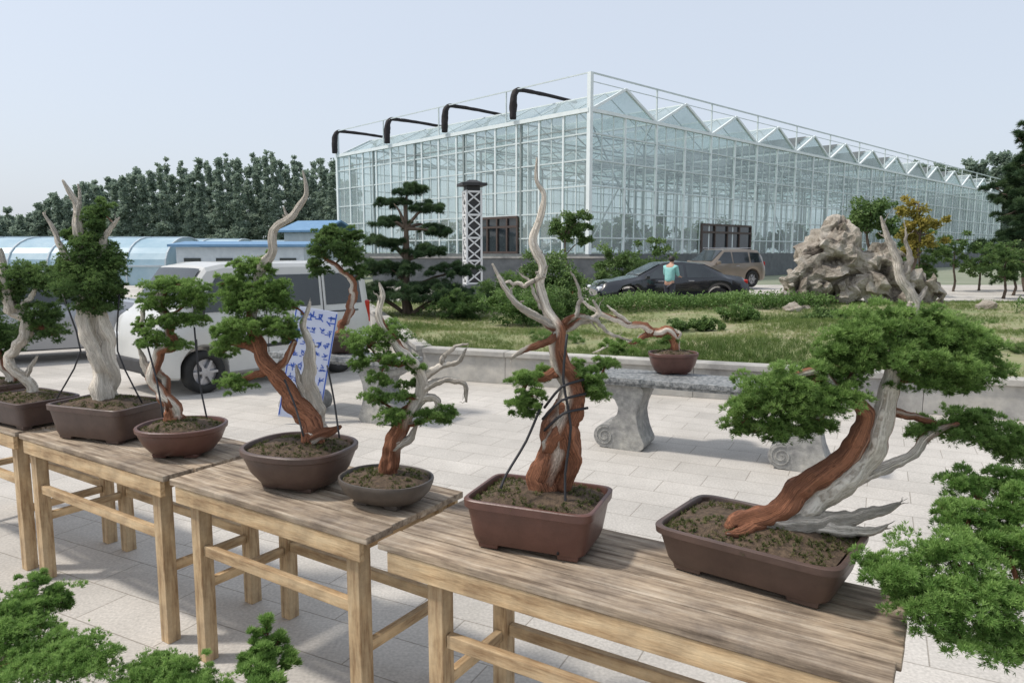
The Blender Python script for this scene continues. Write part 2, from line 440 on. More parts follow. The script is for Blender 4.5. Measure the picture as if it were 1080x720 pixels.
nt.links.new(sky.outputs[0], bg.inputs[0]); bg.inputs[1].default_value = .05
bg2 = N(nt, 'ShaderNodeBackground'); bg2.inputs[0].default_value = (.71, .77, .86, 1); bg2.inputs[1].default_value = .79
ad = N(nt, 'ShaderNodeAddShader')
nt.links.new(bg.outputs[0], ad.inputs[0]); nt.links.new(bg2.outputs[0], ad.inputs[1])
nt.links.new(ad.outputs[0], nt.nodes['World Output'].inputs[0])

# ------------------------------------------------------------ ground
g = MB(); g.quad((-900, -200, -.01), (900, -200, -.01), (900, 1500, -.01), (-900, 1500, -.01))
tag(g.obj('ground', M['groundm']), kind='structure', label='bare flat ground reaching the horizon')
g = MB(); g.quad((-40, -6, 0), (60, -6, 0), (60, 38, 0), (-40, 38, 0))
tag(g.obj('pavement', M['paving']), kind='structure', label='light grey stone paving of the yard')
LF, RF, RB, LB = Vector((-1.2, 9.95, 0)), Vector((17, 2.9, 0)), Vector((34, 20, 0)), Vector((-4.2, 20, 0))
def bed_pt(u, v):
    p = LF.lerp(RF, u).lerp(LB.lerp(RB, u), v)
    z = .36+.22*max(0, noise.noise(Vector((p.x*.25, p.y*.25, 3)))+.3)*min(1, v*8)*min(1, (1-v)*8)
    return Vector((p.x, p.y, z))
V = []; Fc = []; nu, nv_ = 90, 60
for j in range(nv_+1):
    for i in range(nu+1): V.append(bed_pt(i/nu, j/nv_))
for j in range(nv_):
    for i in range(nu):
        a = j*(nu+1)+i; Fc.append((a, a+1, a+nu+2, a+nu+1))
g = MB(); g.add(V, Fc)
tag(g.obj('terrain', M['dirt'], smooth=True), kind='structure', label='raised planting bed of dry earth and weeds')
wr = root('retaining_wall', 'low grey concrete wall holding the grassy bed', 'wall', LF)
def wall_run(a, b, off):
    d = (b-a).normalized(); n = Vector((-d.y, d.x, 0))
    m = MB(); L = (b-a).length; k = int(L/1.2); R = Matrix.Rotation(math.atan2(d.y, d.x), 3, 'Z')
    c = MB()
    for i in range(k):
        p = a+d*(L*(i+.5)/k)-LF+n*off
        m.box((p.x, p.y, .18), (L/k-.004, .16, .36), R)
        c.box((p.x, p.y, .398), (L/k-.006, .24, .07), R)
    m.obj('wall', M['conc'], wr, bevel=.006); c.obj('coping', M['conc'], wr, bevel=.008)
wall_run(LF, RF, 0); wall_run(LB, LF+(LB-LF).normalized()*.15, 0)
n = 90000
uv = rng.random((n, 2)); uv[:, 1] = uv[:, 1]**1.2
P = np.array([bed_pt(a*.8, b*.97+.012) for a, b in uv])
msk = np.array([noise.noise(Vector((p[0]*.5, p[1]*.5, 9)))+.35*noise.noise(Vector((p[0]*2, p[1]*2, 4))) for p in P])
keep = (msk+.50*rng.random(n)) > .10
P = P[keep]; mk = msk[keep]
S = (.028+.055*rng.random(len(P)))*(1+np.clip(mk, 0, 1)*1.2)
V, Fc, TT = sprays(P, np.tile([0, 0, 1.], (len(P), 1))+rng.normal(size=(len(P), 3))*.4, S, np.clip(.48-.8*mk+.6*(rng.random(len(P))-.5), 0, 1), 'grass')
tag(fast('grass', V, Fc, M['grass'], None, TT), label='patchy dry green grass and weeds on the bed', cat='grass', kind='stuff')

def hedge(name, a, b, w, h, label, dens=1, mat='hedge', kinds='leaf', z0=.36):
    a = Vector(a); b = Vector(b); L = (b-a).length; c = (a+b)/2; d = (b-a)/L
    n = int(L*w*h*1300*dens)
    x = (rng.random(n)-.5)*L; y = (rng.random(n)-.5)*w; z = h*(rng.random(n)**.45)
    nx = rng.normal(size=n)*.025
    wob = np.array([noise.noise(Vector((q*.9, 3, zz)))*.3 for q, zz in zip(x, y)])
    P = np.stack([d.x*x-d.y*y, d.y*x+d.x*y, z*(1+wob)+nx], 1)
    Nn = rng.normal(size=(n, 3))+np.array([0, 0, .8])
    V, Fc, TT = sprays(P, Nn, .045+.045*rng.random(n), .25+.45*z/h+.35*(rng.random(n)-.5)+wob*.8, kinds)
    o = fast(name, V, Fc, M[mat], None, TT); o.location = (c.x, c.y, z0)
    return tag(o, label, 'hedge')
hedge('hedge', (1.7, 16.2, 0), (7.6, 17.4, 0), 1.0, .38, 'low bright green hedge beside the parked cars')
hedge('hedge', (11.0, 15.4, 0), (18.5, 14.8, 0), .9, .36, 'low green hedge beyond the limestone rock')

# ------------------------------------------------------------ tables
d_row = Vector((-.835, .55, 0)).normalized(); n_row = Vector((.55, .835, 0)).normalized()
A0 = Vector((.765, 1.487, 0)); ang_row = math.atan2(-d_row.y, -d_row.x)
def table(s0, s1, wd, ztop, ovl, ovr, label, nd=0.0, dang=0):
    L = s1-s0
    c = A0+d_row*((s0+s1)/2)+n_row*(wd/2+nd)
    r = root('wooden_table', label, 'table', c, ang_row+dang, 'wooden display tables in a row')
    t = MB(); k = 4; y = -wd/2
    for i in range(k):
        pw = wd/k*(1+random.uniform(-.16, .16)) if i < k-1 else wd/2-y
        e1, e2 = random.uniform(0, .018), random.uniform(0, .018)
        t.box(((e1-e2)/2, y+pw/2, ztop-.014+random.uniform(-.002, .001)), (L-e1-e2, pw-random.uniform(.003, .006), .026), Matrix.Rotation(random.uniform(-.0012, .0012), 3, 'Z')); y += pw
    t.obj('tabletop', M['top'], r, bevel=.003)
    xl, xr = -L/2+ovl, L/2-ovr; yf, yb = -wd/2+.06, wd/2-.06; lg = .06; zt = ztop-.028
    for x in (xl, xr):
        for yy in (yf, yb):
            m = MB(); m.box((0, 0, zt/2), (lg, lg, zt)); o = m.obj('leg', M['pineZ'], r, bevel=.003); o.location = (x, yy, 0)
            o.rotation_euler = (random.uniform(-.006, .006), random.uniform(-.006, .006), 0)
    def rail(nm, c, s, mt):
        m = MB(); m.box((0, 0, 0), s); o = m.obj(nm, M[mt], r, bevel=.003); o.location = c
    rail('apron', (0, yf-lg/2-.0125, zt-.038), (L-.08, .022, .072), 'pineX')
    rail('apron', (0, yb+lg/2+.0125, zt-.038), (L-.08, .022, .072), 'pineX')
    rail('apron', (xl, 0, zt-.035), (.03, yb-yf-lg-.004, .060), 'pineY')
    rail('apron', (xr, 0, zt-.035), (.03, yb-yf-lg-.004, .060), 'pineY')
    rail('stretcher', ((xl+xr)/2, yf, .50), (xr-xl-lg-.004, .03, .045), 'pineX')
    rail('stretcher', ((xl+xr)/2, yb, .36), (xr-xl-lg-.004, .03, .045), 'pineX')
    rail('stretcher', (xl, 0, .34), (.03, yb-yf-lg-.004, .04), 'pineY')
    rail('stretcher', (xr, 0, .34), (.03, yb-yf-lg-.004, .04), 'pineY')
table(-.07, 1.46, .50, .80, .22, .27, 'weathered plank table carrying two large brown bonsai pots', nd=.018, dang=math.radians(1.5))
table(1.50, 2.66, .56, .80, .13, .10, 'weathered plank table with pale pine legs and rails')
table(2.69, 4.04, .56, .80, .08, .12, 'long plank table carrying brown bonsai pots')
table(4.07, 5.4, .56, .80, .1, .1, 'plank table at the far end of the row')

# ------------------------------------------------------------ pots
def sup(a, b, e, z, n=56):
    out = []
    for i in range(n):
        t = 2*math.pi*(i+.5)/n; c, s = math.cos(t), math.sin(t)
        out.append(Vector((a*math.copysign(abs(c)**(2/e), c), b*math.copysign(abs(s)**(2/e), s), z)))
    return out
def pot(parent, a, b, h, e, mat, rz=0, z0=0, style='rect'):
    if style == 'rect':
        prof = [(.0, .0), (.80, .0), (.84, .12), (.93, .70), (.955, .80), (1.0, .82), (1.01, .98), (.99, 1.0), (.93, 1.0), (.915, .97), (.90, .70), (0, .70)]
    elif style == 'bowl':
        prof = [(.0, .03), (.58, .0), (.66, .06), (.84, .38), (.94, .72), (.955, .80), (1.0, .84), (1.01, .97), (.99, 1.0), (.93, 1.0), (.915, .96), (.88, .72), (0, .72)]
    else:
        prof = [(.0, .03), (.55, .0), (.72, .12), (.9, .45), (.985, .80), (1.0, .92), (.99, 1.0), (.945, 1.0), (.93, .95), (.9, .75), (0, .75)]
    n = 56; foot = .018 if style == 'rect' else .012
    m = MB(); V = []; Fc = []
    for k, z in prof:
        off = (1-k)*min(a, b)
        ring = sup(max(a-off, .001), max(b-off, .001), e, z0+foot+z*(h-foot), n)
        V += ring
    for i in range(len(prof)-1):
        for j in range(n):
            q = i*n+j; q2 = i*n+(j+1) % n; Fc.append((q, q2, q2+n, q+n))
    m.add(V, Fc); o = m.obj('pot', M[mat], parent, smooth=True); o.rotation_euler = (0, 0, rz)
    o.modifiers.new('es', 'EDGE_SPLIT').split_angle = math.radians(38)
    for sx in (-1, 1):
        for sy in (-1, 1):
            f = MB(); f.box((0, 0, foot*.75), (a*.30, b*.26, foot*1.5), None, 1.15)
            fo = f.obj('foot', M[mat], o, bevel=.003)
            k = .62 if e > 3 else .36
            fo.location = (sx*a*k, sy*b*k, z0)
    zs = z0+foot+.80*(h-foot)
    m = MB(); V = []; Fc = []; rr = [0, .2, .4, .6, .75, .9]
    for k in rr:
        ring = sup(max(a*k, .001), max(b*k, .001), e, 0, n)
        for p in ring:
            p.z = zs+.045*h/.14*(1-k*k)+.006*noise.noise(p*40)
            V.append(p)
    for i in range(len(rr)-1):
        for j in range(n):
            q = i*n+j; q2 = i*n+(j+1) % n; Fc.append((q, q+n, q2+n, q2))
    m.add(V, Fc); so = m.obj('soil', M['soil'], parent, smooth=True); so.rotation_euler = (0, 0, rz)
    k = int(26000*a*b)+60
    x = (rng.random(k)*2-1); y = (rng.random(k)*2-1); ok = np.abs(x)**e+np.abs(y)**e < .78; x = x[ok]; y = y[ok]
    pm = np.array([noise.noise(Vector((p*3, q*3, a*50))) for p, q in zip(x, y)]); ok = pm > -.12; x = x[ok]; y = y[ok]
    rad = np.maximum(np.abs(x), np.abs(y)) if e > 3 else np.sqrt(x*x+y*y)
    P = np.stack([x*a, y*b, zs+.045*h/.14*(1-np.minimum(rad, .9)**2)], 1)
    V, Fc, TT = sprays(P, np.tile([0, 0, 1.], (len(P), 1))+rng.normal(size=(len(P), 3))*.8, .006+.009*rng.random(len(P)), .1+.8*rng.random(len(P)), 'jun')
    mo = fast('moss', V, Fc, M['moss'], parent, TT); mo.rotation_euler = (0, 0, rz)
    return zs

# ------------------------------------------------------------ bonsai
def limb_to(parent, nodes, c, rr, kmax=.008, nt_=4):
    e0 = sorted(nodes, key=lambda e: (e[0]-c).length+max(0, e[0].z-c.z)*.5)[0]
    d = c-e0[0]; bm_ = MB(); b = min(e0[1]*.6, kmax)
    jit = Vector((random.uniform(-1, 1), random.uniform(-1, 1), random.uniform(-.3, 1)))*.12*d.length
    mid = e0[0]+d*.45+jit; hub = e0[0]+d*.75+jit*.4
    tube(bm_, [e0[0], mid, hub, c], [b, b*.75, b*.55, b*.2], [.1]*4, seg=8, sub=4, wob=.6)
    for k in range(nt_):
        tgt = c+Vector((random.uniform(-.65, .65)*rr[0], random.uniform(-.65, .65)*rr[1], random.uniform(-.2, .4)*rr[2]))
        tube(bm_, [hub, hub.lerp(tgt, .5)+Vector((0, 0, random.uniform(-.1, .3)*rr[2])), tgt], [b*.45, b*.3, b*.12], [.1]*3, seg=6, sub=3, wob=.6)
    bm_.obj('branch', M['trunk'], parent, smooth=True, attr=True)
def bonsai(label, loc, potspec, stems, pads, straps=(), mat='jun', size=.013, dens=1.0, z0=0, name='potted_bonsai', group=None, leaf='jun', twigs=True, rk0=.80, rk1=.60, nsnag=3, rg0=.13, wb0=1.0, ph0=None, tw0=1.0, stray=.2, rks=None):
    loc = Vector(loc)
    r = root(name, label, 'bonsai', loc, 0, group)
    pot(r, *potspec)
    sc = loc.y/F
    def L(px, py, dy=0): return sight(px, py, loc.y+dy)-loc
    tm = MB()
    ends = []
    for si, st in enumerate(stems):
        kk = rk0 if si == 0 else rk1
        if rks and si in rks: kk = rks[si]
        P = [L(*q[:2], (q[4] if len(q) > 4 else 0)) for q in st]
        R = [q[2]*sc*kk for q in st]; D = [q[3] for q in st]
        big = max(R) > .012
        ends += tube(tm, P, R, D, seg=24 if big else 10, ridge=rg0 if big else .12, nr=3 if big else 2, twist=tw0 if big else .7, sub=10, wob=wb0 if big else 2.0, rough=.13, flat=.08 if big else 0, ph=ph0 if si == 0 else None, ang=.05 if big else .45)
        if D[-1] >= .9 and len(P) > 3:
            for k in range(nsnag):
                i0 = random.randint(len(P)//2, len(P)-2); b = P[i0].lerp(P[i0+1], random.random()); dd = (P[i0+1]-P[i0]).normalized()
                o_ = (dd*.8+Vector((random.uniform(-1, 1), random.uniform(-.5, .5), random.uniform(-.2, 1)))).normalized()
                l_ = random.uniform(.02, .055); rb = R[i0+1]
                tube(tm, [b, b+o_*l_*.5+dd*.006, b+o_*l_*.8-dd*.002, b+o_*l_], [rb*.55, rb*.35, rb*.2, .0006], [1]*4, seg=7, sub=3, wob=.8)
    tm.obj('trunk', M['trunk'], r, smooth=True, attr=True)
    pl = []
    for q in pads:
        px, py, dy, rx, rz = q[:5]; rx = rx*1.08+1; rz = rz*1.2+1; ry = rx*.75
        c = L(px, py, dy)
        n = 46*(rx*rz*sc*sc)/(size*size)
        pl.append((c, (rx*sc, ry*sc, rz*sc), n*dens))
        if twigs: limb_to(r, ends, c, (rx*sc, ry*sc, rz*sc))
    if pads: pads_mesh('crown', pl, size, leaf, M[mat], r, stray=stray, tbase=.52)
    for s in straps:
        m = MB(); tube(m, [L(*q) for q in s], [.0042]*len(s), seg=6, sub=3, ridge=0, rough=0)
        m.obj('strap', M['strap'], r, smooth=True)
    return r

ZT = .802
bonsai('slanting juniper bonsai with pale and red trunk in long brown pot', (.74, 2.06, ZT),
  (.268, .19, .135, 9, 'pot_br', math.radians(-38)),
  [[(778, 558, 13, .0, -.03), (804, 550, 19, .45, -.02), (838, 539, 23, .65, -.01), (872, 523, 24, .75), (902, 500, 21, .75), (920, 472, 17, .7), (930, 442, 14, .7), (938, 408, 11, .8), (946, 372, 9, .9), (952, 338, 6, 1)],
   [(776, 559, 17, .02, -.03), (801, 546, 19, .02, -.028), (832, 529, 21, .03, -.028), (863, 509, 21, .06, -.028), (890, 485, 19, .06, -.026), (908, 460, 16, .05, -.024), (915, 438, 13, .02, -.024), (901, 421, 10, .05, -.035), (880, 408, 8, .2, -.04), (862, 390, 7, .3, -.06), (835, 397, 4, .3, -.06)],
   [(890, 510, 15, .9, .02), (914, 501, 12, 1, .03), (938, 491, 10, .9, .03), (962, 480, 8, .8, .02), (975, 462, 9, .3, .02), (992, 452, 6, .3, .02), (1010, 446, 4, .2, .02)],
   [(815, 548, 16, 1, -.03), (850, 552, 17, 1, -.04), (885, 549, 14, 1, -.045), (915, 543, 11, 1, -.04), (938, 536, 7, 1, -.03), (950, 530, 2, 1, -.03)],
   [(845, 550, 14, 1, -.03), (880, 559, 12, 1, -.06), (908, 561, 9, 1, -.06), (926, 558, 6, 1, -.05), (936, 553, 2, 1, -.05)],
   [(802, 552, 13, 0, -.04), (782, 560, 9, 0, -.07), (766, 562, 3, .2, -.08)],
   [(948, 360, 9, 1), (963, 318, 9, 1), (950, 292, 8, 1), (944, 268, 7, 1), (935, 245, 5, 1), (929, 228, 1.6, 1)],
   [(949, 295, 7, 1), (958, 272, 5, 1), (953, 255, 3, 1), (956, 240, 1, 1)],
   [(960, 320, 8, 1), (972, 312, 5, 1), (978, 302, 1.5, 1)],
   [(934, 430, 9, .1), (965, 440, 7, .1, .03), (1000, 450, 5, .1, .05), (1050, 462, 4, .1, .05), (1072, 470, 3, .1, .05)],
   [(945, 378, 8, .2), (975, 372, 6, .2, .02), (1005, 376, 5, .2, .02), (1034, 388, 3, .2, .02)],
   [(943, 385, 7, .2), (925, 372, 6, .2, -.02), (905, 368, 4, .2, -.03)],
   [(868, 394, 6, .2, -.06), (840, 412, 5, .2, -.05), (812, 420, 4, .2, -.05), (790, 430, 3, .2, -.05)],
   [(890, 416, 6, .2, -.04), (872, 432, 5, .2, -.04), (852, 446, 3, .2, -.03)]],
  [(925, 348, 0, 44, 18), (975, 354, .03, 46, 20), (1010, 370, 0, 40, 20), (905, 366, -.03, 36, 15), (950, 376, -.06, 44, 14), (1000, 390, -.04, 40, 14), (1034, 392, .0, 26, 14), (960, 336, .05, 36, 12), (1035, 368, .04, 22, 14), (884, 376, 0, 26, 12), (900, 388, -.03, 24, 10), (868, 390, -.03, 24, 10), (975, 402, -.02, 26, 9), (1010, 406, .02, 30, 9),
   (825, 407, -.06, 36, 14), (850, 404, -.02, 32, 13), (790, 430, -.05, 25, 17), (828, 432, -.05, 40, 16), (870, 420, -.06, 36, 15), (852, 448, -.02, 30, 12), (812, 454, -.04, 28, 11), (780, 450, -.02, 16, 10), (890, 410, -.02, 22, 12),
   (1000, 452, .05, 38, 13), (1045, 462, .05, 36, 14), (1072, 475, .05, 26, 14), (975, 456, .05, 18, 9), (1030, 440, .06, 24, 9)],
  size=.012, rg0=.06, wb0=.4, ph0=4.6, tw0=.35, rks={1: .68}, stray=.12)
bonsai('red twisted juniper bonsai with long white dead tip', (.09, 2.28, ZT),
  (.215, .155, .165, 9, 'pot_red', math.radians(-22)),
  [[(574, 524, 20, 0), (573, 500, 19, .08), (580, 474, 20, .14), (590, 448, 21, .12), (600, 425, 19, .18), (602, 402, 15, .25), (592, 384, 14, .3), (588, 362, 12, .4), (591, 345, 9, .6), (578, 325, 6.5, .85), (570, 300, 5.6, .95), (573, 282, 6, 1), (561, 255, 5, 1), (571, 225, 4.2, 1), (574, 205, 3.6, 1), (566, 190, 2.6, 1), (566, 166, 1, 1)],
   [(588, 432, 20, .1, -.012), (602, 456, 24, .12, -.018), (600, 482, 22, .08, -.016), (588, 514, 16, .0, -.01)],
   [(578, 470, 14, .5, -.03), (592, 452, 16, .3, -.035), (606, 432, 13, .3, -.03), (606, 408, 9, .3, -.02)],
   [(590, 350, 9, .7), (574, 339, 7, .9, -.03), (550, 324, 6, 1, -.05), (533, 302, 4.6, 1, -.06), (519, 278, 1.4, 1, -.06)],
   [(588, 352, 8, .2), (575, 362, 6, .1, -.05), (555, 368, 5, .6, -.06), (538, 378, 2, 1, -.06)],
   [(592, 350, 8, .2), (612, 340, 6, .5, .02), (632, 332, 5, 1, .04), (625, 316, 1.6, 1, .04)],
   [(594, 345, 6, .1), (606, 335, 5, .3, .0), (622, 338, 4, 1), (642, 352, 3.4, 1), (666, 360, 1.2, 1)],
   [(573, 290, 5, 1), (556, 300, 4, 1), (540, 296, 3, 1), (528, 300, 1, 1)],
   [(604, 412, 10, .1), (622, 400, 7, .1, .02), (634, 405, 4, .2, .02)],
   [(588, 392, 10, .1), (568, 400, 7, .1, -.02), (556, 402, 4, .2, -.02), (548, 424, 3, .2, -.02)],
   [(604, 333, 4.6, 1), (611, 308, 3.4, 1), (602, 286, 1.2, 1)],
   [(580, 328, 4.4, 1), (566, 318, 3.6, 1), (560, 300, 2.6, 1), (548, 288, 1, 1)]],
  [(552, 400, -.02, 14, 9), (550, 430, -.02, 15, 11), (560, 418, -.05, 11, 10), (570, 396, .03, 12, 7), (620, 402, .02, 19, 11), (630, 418, 0, 13, 11), (612, 390, .05, 16, 7), (655, 366, .1, 20, 6), (640, 384, .06, 14, 6)],
  straps=[[(598, 352, -.05), (594, 400, -.06), (602, 450, -.075), (596, 500, -.075), (596, 545, -.12), (588, 585, -.16)], [(572, 425, -.05), (555, 465, -.06), (534, 500, -.1), (528, 515, -.12)],
          [(574, 430, -.045), (592, 408, -.07), (616, 400, -.03)], [(572, 442, -.045), (592, 422, -.075), (618, 415, -.04)], [(574, 454, -.045), (594, 436, -.08), (620, 430, -.04)]],
  size=.011, rg0=.09, wb0=.5, tw0=1.4, rks={1: .66, 2: .6})
bonsai('windswept juniper bonsai with white dead branches in shallow oval pot', (-.48, 2.66, ZT),
  (.185, .15, .10, 2.3, 'pot_gr', math.radians(-25), 0, 'oval'),
  [[(410, 508, 13, 0), (411, 488, 12, .1), (414, 468, 11, .2), (422, 448, 10, .2), (434, 430, 9, .4), (444, 410, 9, .5), (443, 392, 8, .6), (434, 377, 7, .5), (418, 364, 6, .3), (404, 345, 5, .5), (399, 328, 4.4, 1), (404, 312, 3.4, 1), (400, 298, 1, 1)],
   [(415, 470, 10, .9), (432, 462, 7, 1), (440, 446, 2, 1)],
   [(444, 400, 9, .9), (464, 384, 6, 1), (483, 382, 5, 1), (492, 368, 1.4, 1)],
   [(444, 410, 9, 1), (468, 400, 6, 1), (489, 404, 4.4, 1), (492, 424, 1.5, 1)],
   [(466, 384, 5, 1), (479, 369, 3.4, 1), (494, 362, 1, 1)],
   [(440, 420, 8, 1), (460, 420, 6, 1), (464, 438, 4, 1), (476, 446, 1.2, 1)],
   [(438, 380, 6, .3), (420, 384, 5, .2), (398, 380, 4, .2)],
   [(422, 450, 6, .2), (440, 445, 5, .2), (460, 438, 4, .2)]],
  [(386, 362, 0, 23, 11), (408, 352, .03, 22, 9), (380, 382, 0, 15, 6), (412, 380, -.03, 24, 7), (438, 390, 0, 12, 6), (400, 400, -.04, 16, 5), (396, 420, 0, 14, 6), (424, 420, -.03, 13, 6), (416, 440, -.04, 20, 7), (452, 438, 0, 22, 7), (472, 440, 0, 12, 8), (432, 406, .04, 12, 6)],
  size=.0105, dens=.8, wb0=.7, stray=.25)
bonsai('juniper bonsai with leaning red trunk and dead wood in brown bowl', (-.87, 2.88, ZT),
  (.225, .20, .165, 2.6, 'pot_br', math.radians(-20), 0, 'bowl'),
  [[(330, 462, 15, .1), (322, 442, 14, .2), (308, 420, 12, .15), (292, 398, 11, .1), (280, 380, 10, .1), (272, 362, 9, .1), (268, 345, 8, .4), (268, 320, 7, .9), (275, 290, 6, 1), (284, 262, 5.6, 1), (294, 238, 5, 1), (311, 224, 4, 1), (323, 205, 3, 1), (319, 180, 1, 1)],
   [(334, 460, 15, 1, .03), (333, 432, 13, 1, .03), (325, 400, 12, 1, .03), (329, 372, 9, 1, .03), (321, 345, 6, 1, .03), (327, 318, 2, 1, .03)],
   [(330, 434, 8, 1, .03), (318, 408, 7, 1, .03), (312, 385, 2, 1, .03)],
   [(330, 460, 13, .5, -.04), (348, 456, 8, .3, -.04), (358, 450, 3, .1, -.03)],
   [(290, 240, 5.5, 1), (302, 232, 3.5, 1), (299, 218, 1, 1)],
   [(288, 392, 8, .1), (300, 380, 6, .1), (312, 360, 4, .1)],
   [(274, 368, 7, .1), (258, 362, 6, .1), (240, 362, 5, .1)], [(284, 388, 7, .1, .02), (262, 398, 5, .1, .04), (244, 404, 3, .1, .05)]],
  [(262, 318, 0, 30, 14), (245, 300, 0, 16, 9), (285, 305, 0, 22, 11), (298, 322, .04, 15, 9), (258, 345, -.03, 28, 10), (240, 355, -.02, 18, 9), (292, 345, -.03, 22, 9), (236, 372, 0, 14, 7), (266, 282, .02, 20, 8), (304, 352, .0, 12, 8), (248, 404, .05, 18, 8), (282, 280, .02, 9, 11)],
  straps=[[(345, 385, -.08), (352, 420, -.1), (358, 462, -.15)], [(300, 400, -.08), (312, 430, -.12), (320, 460, -.18)]],
  size=.011, wb0=.7, dens=.9, stray=.25)
bonsai('small juniper bonsai with thin leaning trunk in round brown pot', (-1.56, 3.33, ZT),
  (.20, .18, .14, 2.3, 'pot_red', 0, 0, 'bowl'),
  [[(188, 446, 11, .1), (180, 430, 9, .2), (168, 415, 8, .2), (160, 395, 7, .3), (170, 375, 7, .2), (184, 362, 6, .2), (178, 340, 6, .4), (167, 325, 5, .4), (172, 305, 4, .5)],
   [(160, 398, 8, .8), (152, 380, 6, 1), (145, 366, 1.4, 1)],
   [(180, 430, 9, .2), (172, 400, 8, .8, .03), (162, 380, 5, 1, .03)],
   [(170, 310, 6, .9), (155, 320, 5, 1), (148, 340, 3, 1)]],
  [(188, 302, 0, 32, 9), (202, 318, 0, 22, 8), (168, 318, 0, 20, 8), (178, 338, -.02, 22, 7), (206, 338, 0, 16, 6), (160, 358, -.03, 19, 8), (186, 366, 0, 15, 6), (150, 345, 0, 10, 7)],
  straps=[[(150, 345, -.03), (165, 400, -.1), (172, 440, -.15)], [(205, 345, -.03), (210, 400, -.05), (218, 440, -.1)]],
  size=.0115, dens=.85, stray=.25)
bonsai('dense juniper bonsai with broad white trunk in rectangular brown pot', (-2.09, 3.66, ZT),
  (.255, .17, .18, 9, 'pot_br', math.radians(-20)),
  [[(106, 427, 16, .9), (108, 400, 12, .9), (106, 375, 12, .9), (100, 345, 13, .9), (97, 325, 12, .9), (92, 300, 9, .8), (86, 270, 7, .9), (82, 240, 5.4, 1), (79, 215, 4, 1), (66, 190, 1.2, 1)],
   [(112, 422, 13, .8), (118, 385, 12, .9), (112, 350, 12, .9), (108, 330, 9, .9)],
   [(92, 290, 8, .9), (72, 275, 6.4, 1), (62, 255, 5, 1), (46, 224, 1.6, 1)],
   [(96, 290, 8, .9), (108, 262, 6.4, 1), (114, 245, 5, 1), (126, 229, 1.4, 1)],
   [(80, 225, 5, 1), (84, 208, 3, 1), (82, 194, 1, 1)],
   [(118, 300, 4, 1), (123, 270, 2.4, 1)]],
  [(95, 262, 0, 22, 13), (80, 280, 0, 20, 13), (116, 280, 0, 18, 15), (95, 300, -.04, 30, 16), (70, 306, 0, 13, 12), (122, 308, 0, 12, 12), (100, 324, -.03, 22, 8), (100, 236, 0, 14, 11), (108, 222, .03, 11, 9), (62, 288, .05, 11, 8), (78, 250, .04, 10, 10)],
  straps=[[(66, 310, -.05), (85, 370, -.1), (60, 420, -.1)], [(126, 310, -.03), (124, 370, -.05), (150, 425, -.05)]],
  size=.0115, mat='jun_d', rk0=.9, wb0=.6, dens=.9, stray=.25)
bonsai('juniper bonsai with curling white trunk in dark pot', (-2.70, 3.96, ZT),
  (.23, .17, .15, 9, 'pot_dk', math.radians(-30)),
  [[(32, 427, 8, 1), (28, 405, 6, 1), (12, 385, 6, 1), (22, 362, 7, .9), (30, 345, 8, .8), (14, 325, 8, .9), (8, 300, 6, .9), (2, 280, 4, 1), (0, 262, 2, 1)],
   [(26, 400, 5, 1), (34, 385, 4, 1), (40, 375, 1.6, 1)],
   [(20, 325, 5, 1), (34, 312, 4, 1), (40, 300, 2, 1)],
   [(30, 345, 5, .2), (45, 345, 4, .2), (55, 348, 3, .2)]],
  [(30, 292, 0, 26, 12), (12, 310, 0, 18, 10), (48, 300, 0, 15, 9), (44, 332, 0, 20, 10), (52, 352, 0, 16, 9), (30, 350, .05, 14, 8), (-20, 300, 0, 22, 16)],
  size=.012, mat='jun_d', dens=.85, stray=.25)
bonsai('small juniper bonsai in dark pot at the table end', (-3.25, 4.42, ZT),
  (.2, .16, .14, 9, 'pot_dk', math.radians(-30)),
  [[(8, 412, 7, .4), (6, 385, 6, .5), (-8, 360, 5, .5), (-16, 335, 4, .6)]],
  [(-10, 350, 0, 26, 12), (-25, 330, 0, 20, 12), (8, 365, 0, 12, 8)],
  size=.0125, mat='jun_d')
def ground_bonsai(label, x, y, pads_world, stem, potspec, mat='jun', size=.013, leaf='jun', dens=1.0, dead=.3, up=.6, stray=.15):
    r = root('potted_bonsai', label, 'bonsai', (x, y, 0.004))
    pot(r, *potspec)
    o = Vector((x, y, 0)); tm = MB()
    nodes = tube(tm, [Vector(p)-o for p in stem], list(np.linspace(.028, .01, len(stem))), [dead]*len(stem), seg=12)
    tm.obj('trunk', M['trunk'], r, smooth=True, attr=True)
    pl = []
    for c, rr in pads_world:
        c = Vector(c)-o; rr = (rr[0]*1.06, rr[1]*1.06, rr[2]*1.12)
        pl.append((c, rr, 44*rr[0]*rr[2]/(size*size)*dens))
        limb_to(r, nodes, c, rr, .007, 3)
    pads_mesh('crown', pl, size, leaf, M[mat], r, up=up, stray=stray, tbase=.52)
def W(px, py, y): return tuple(sight(px, py, y))
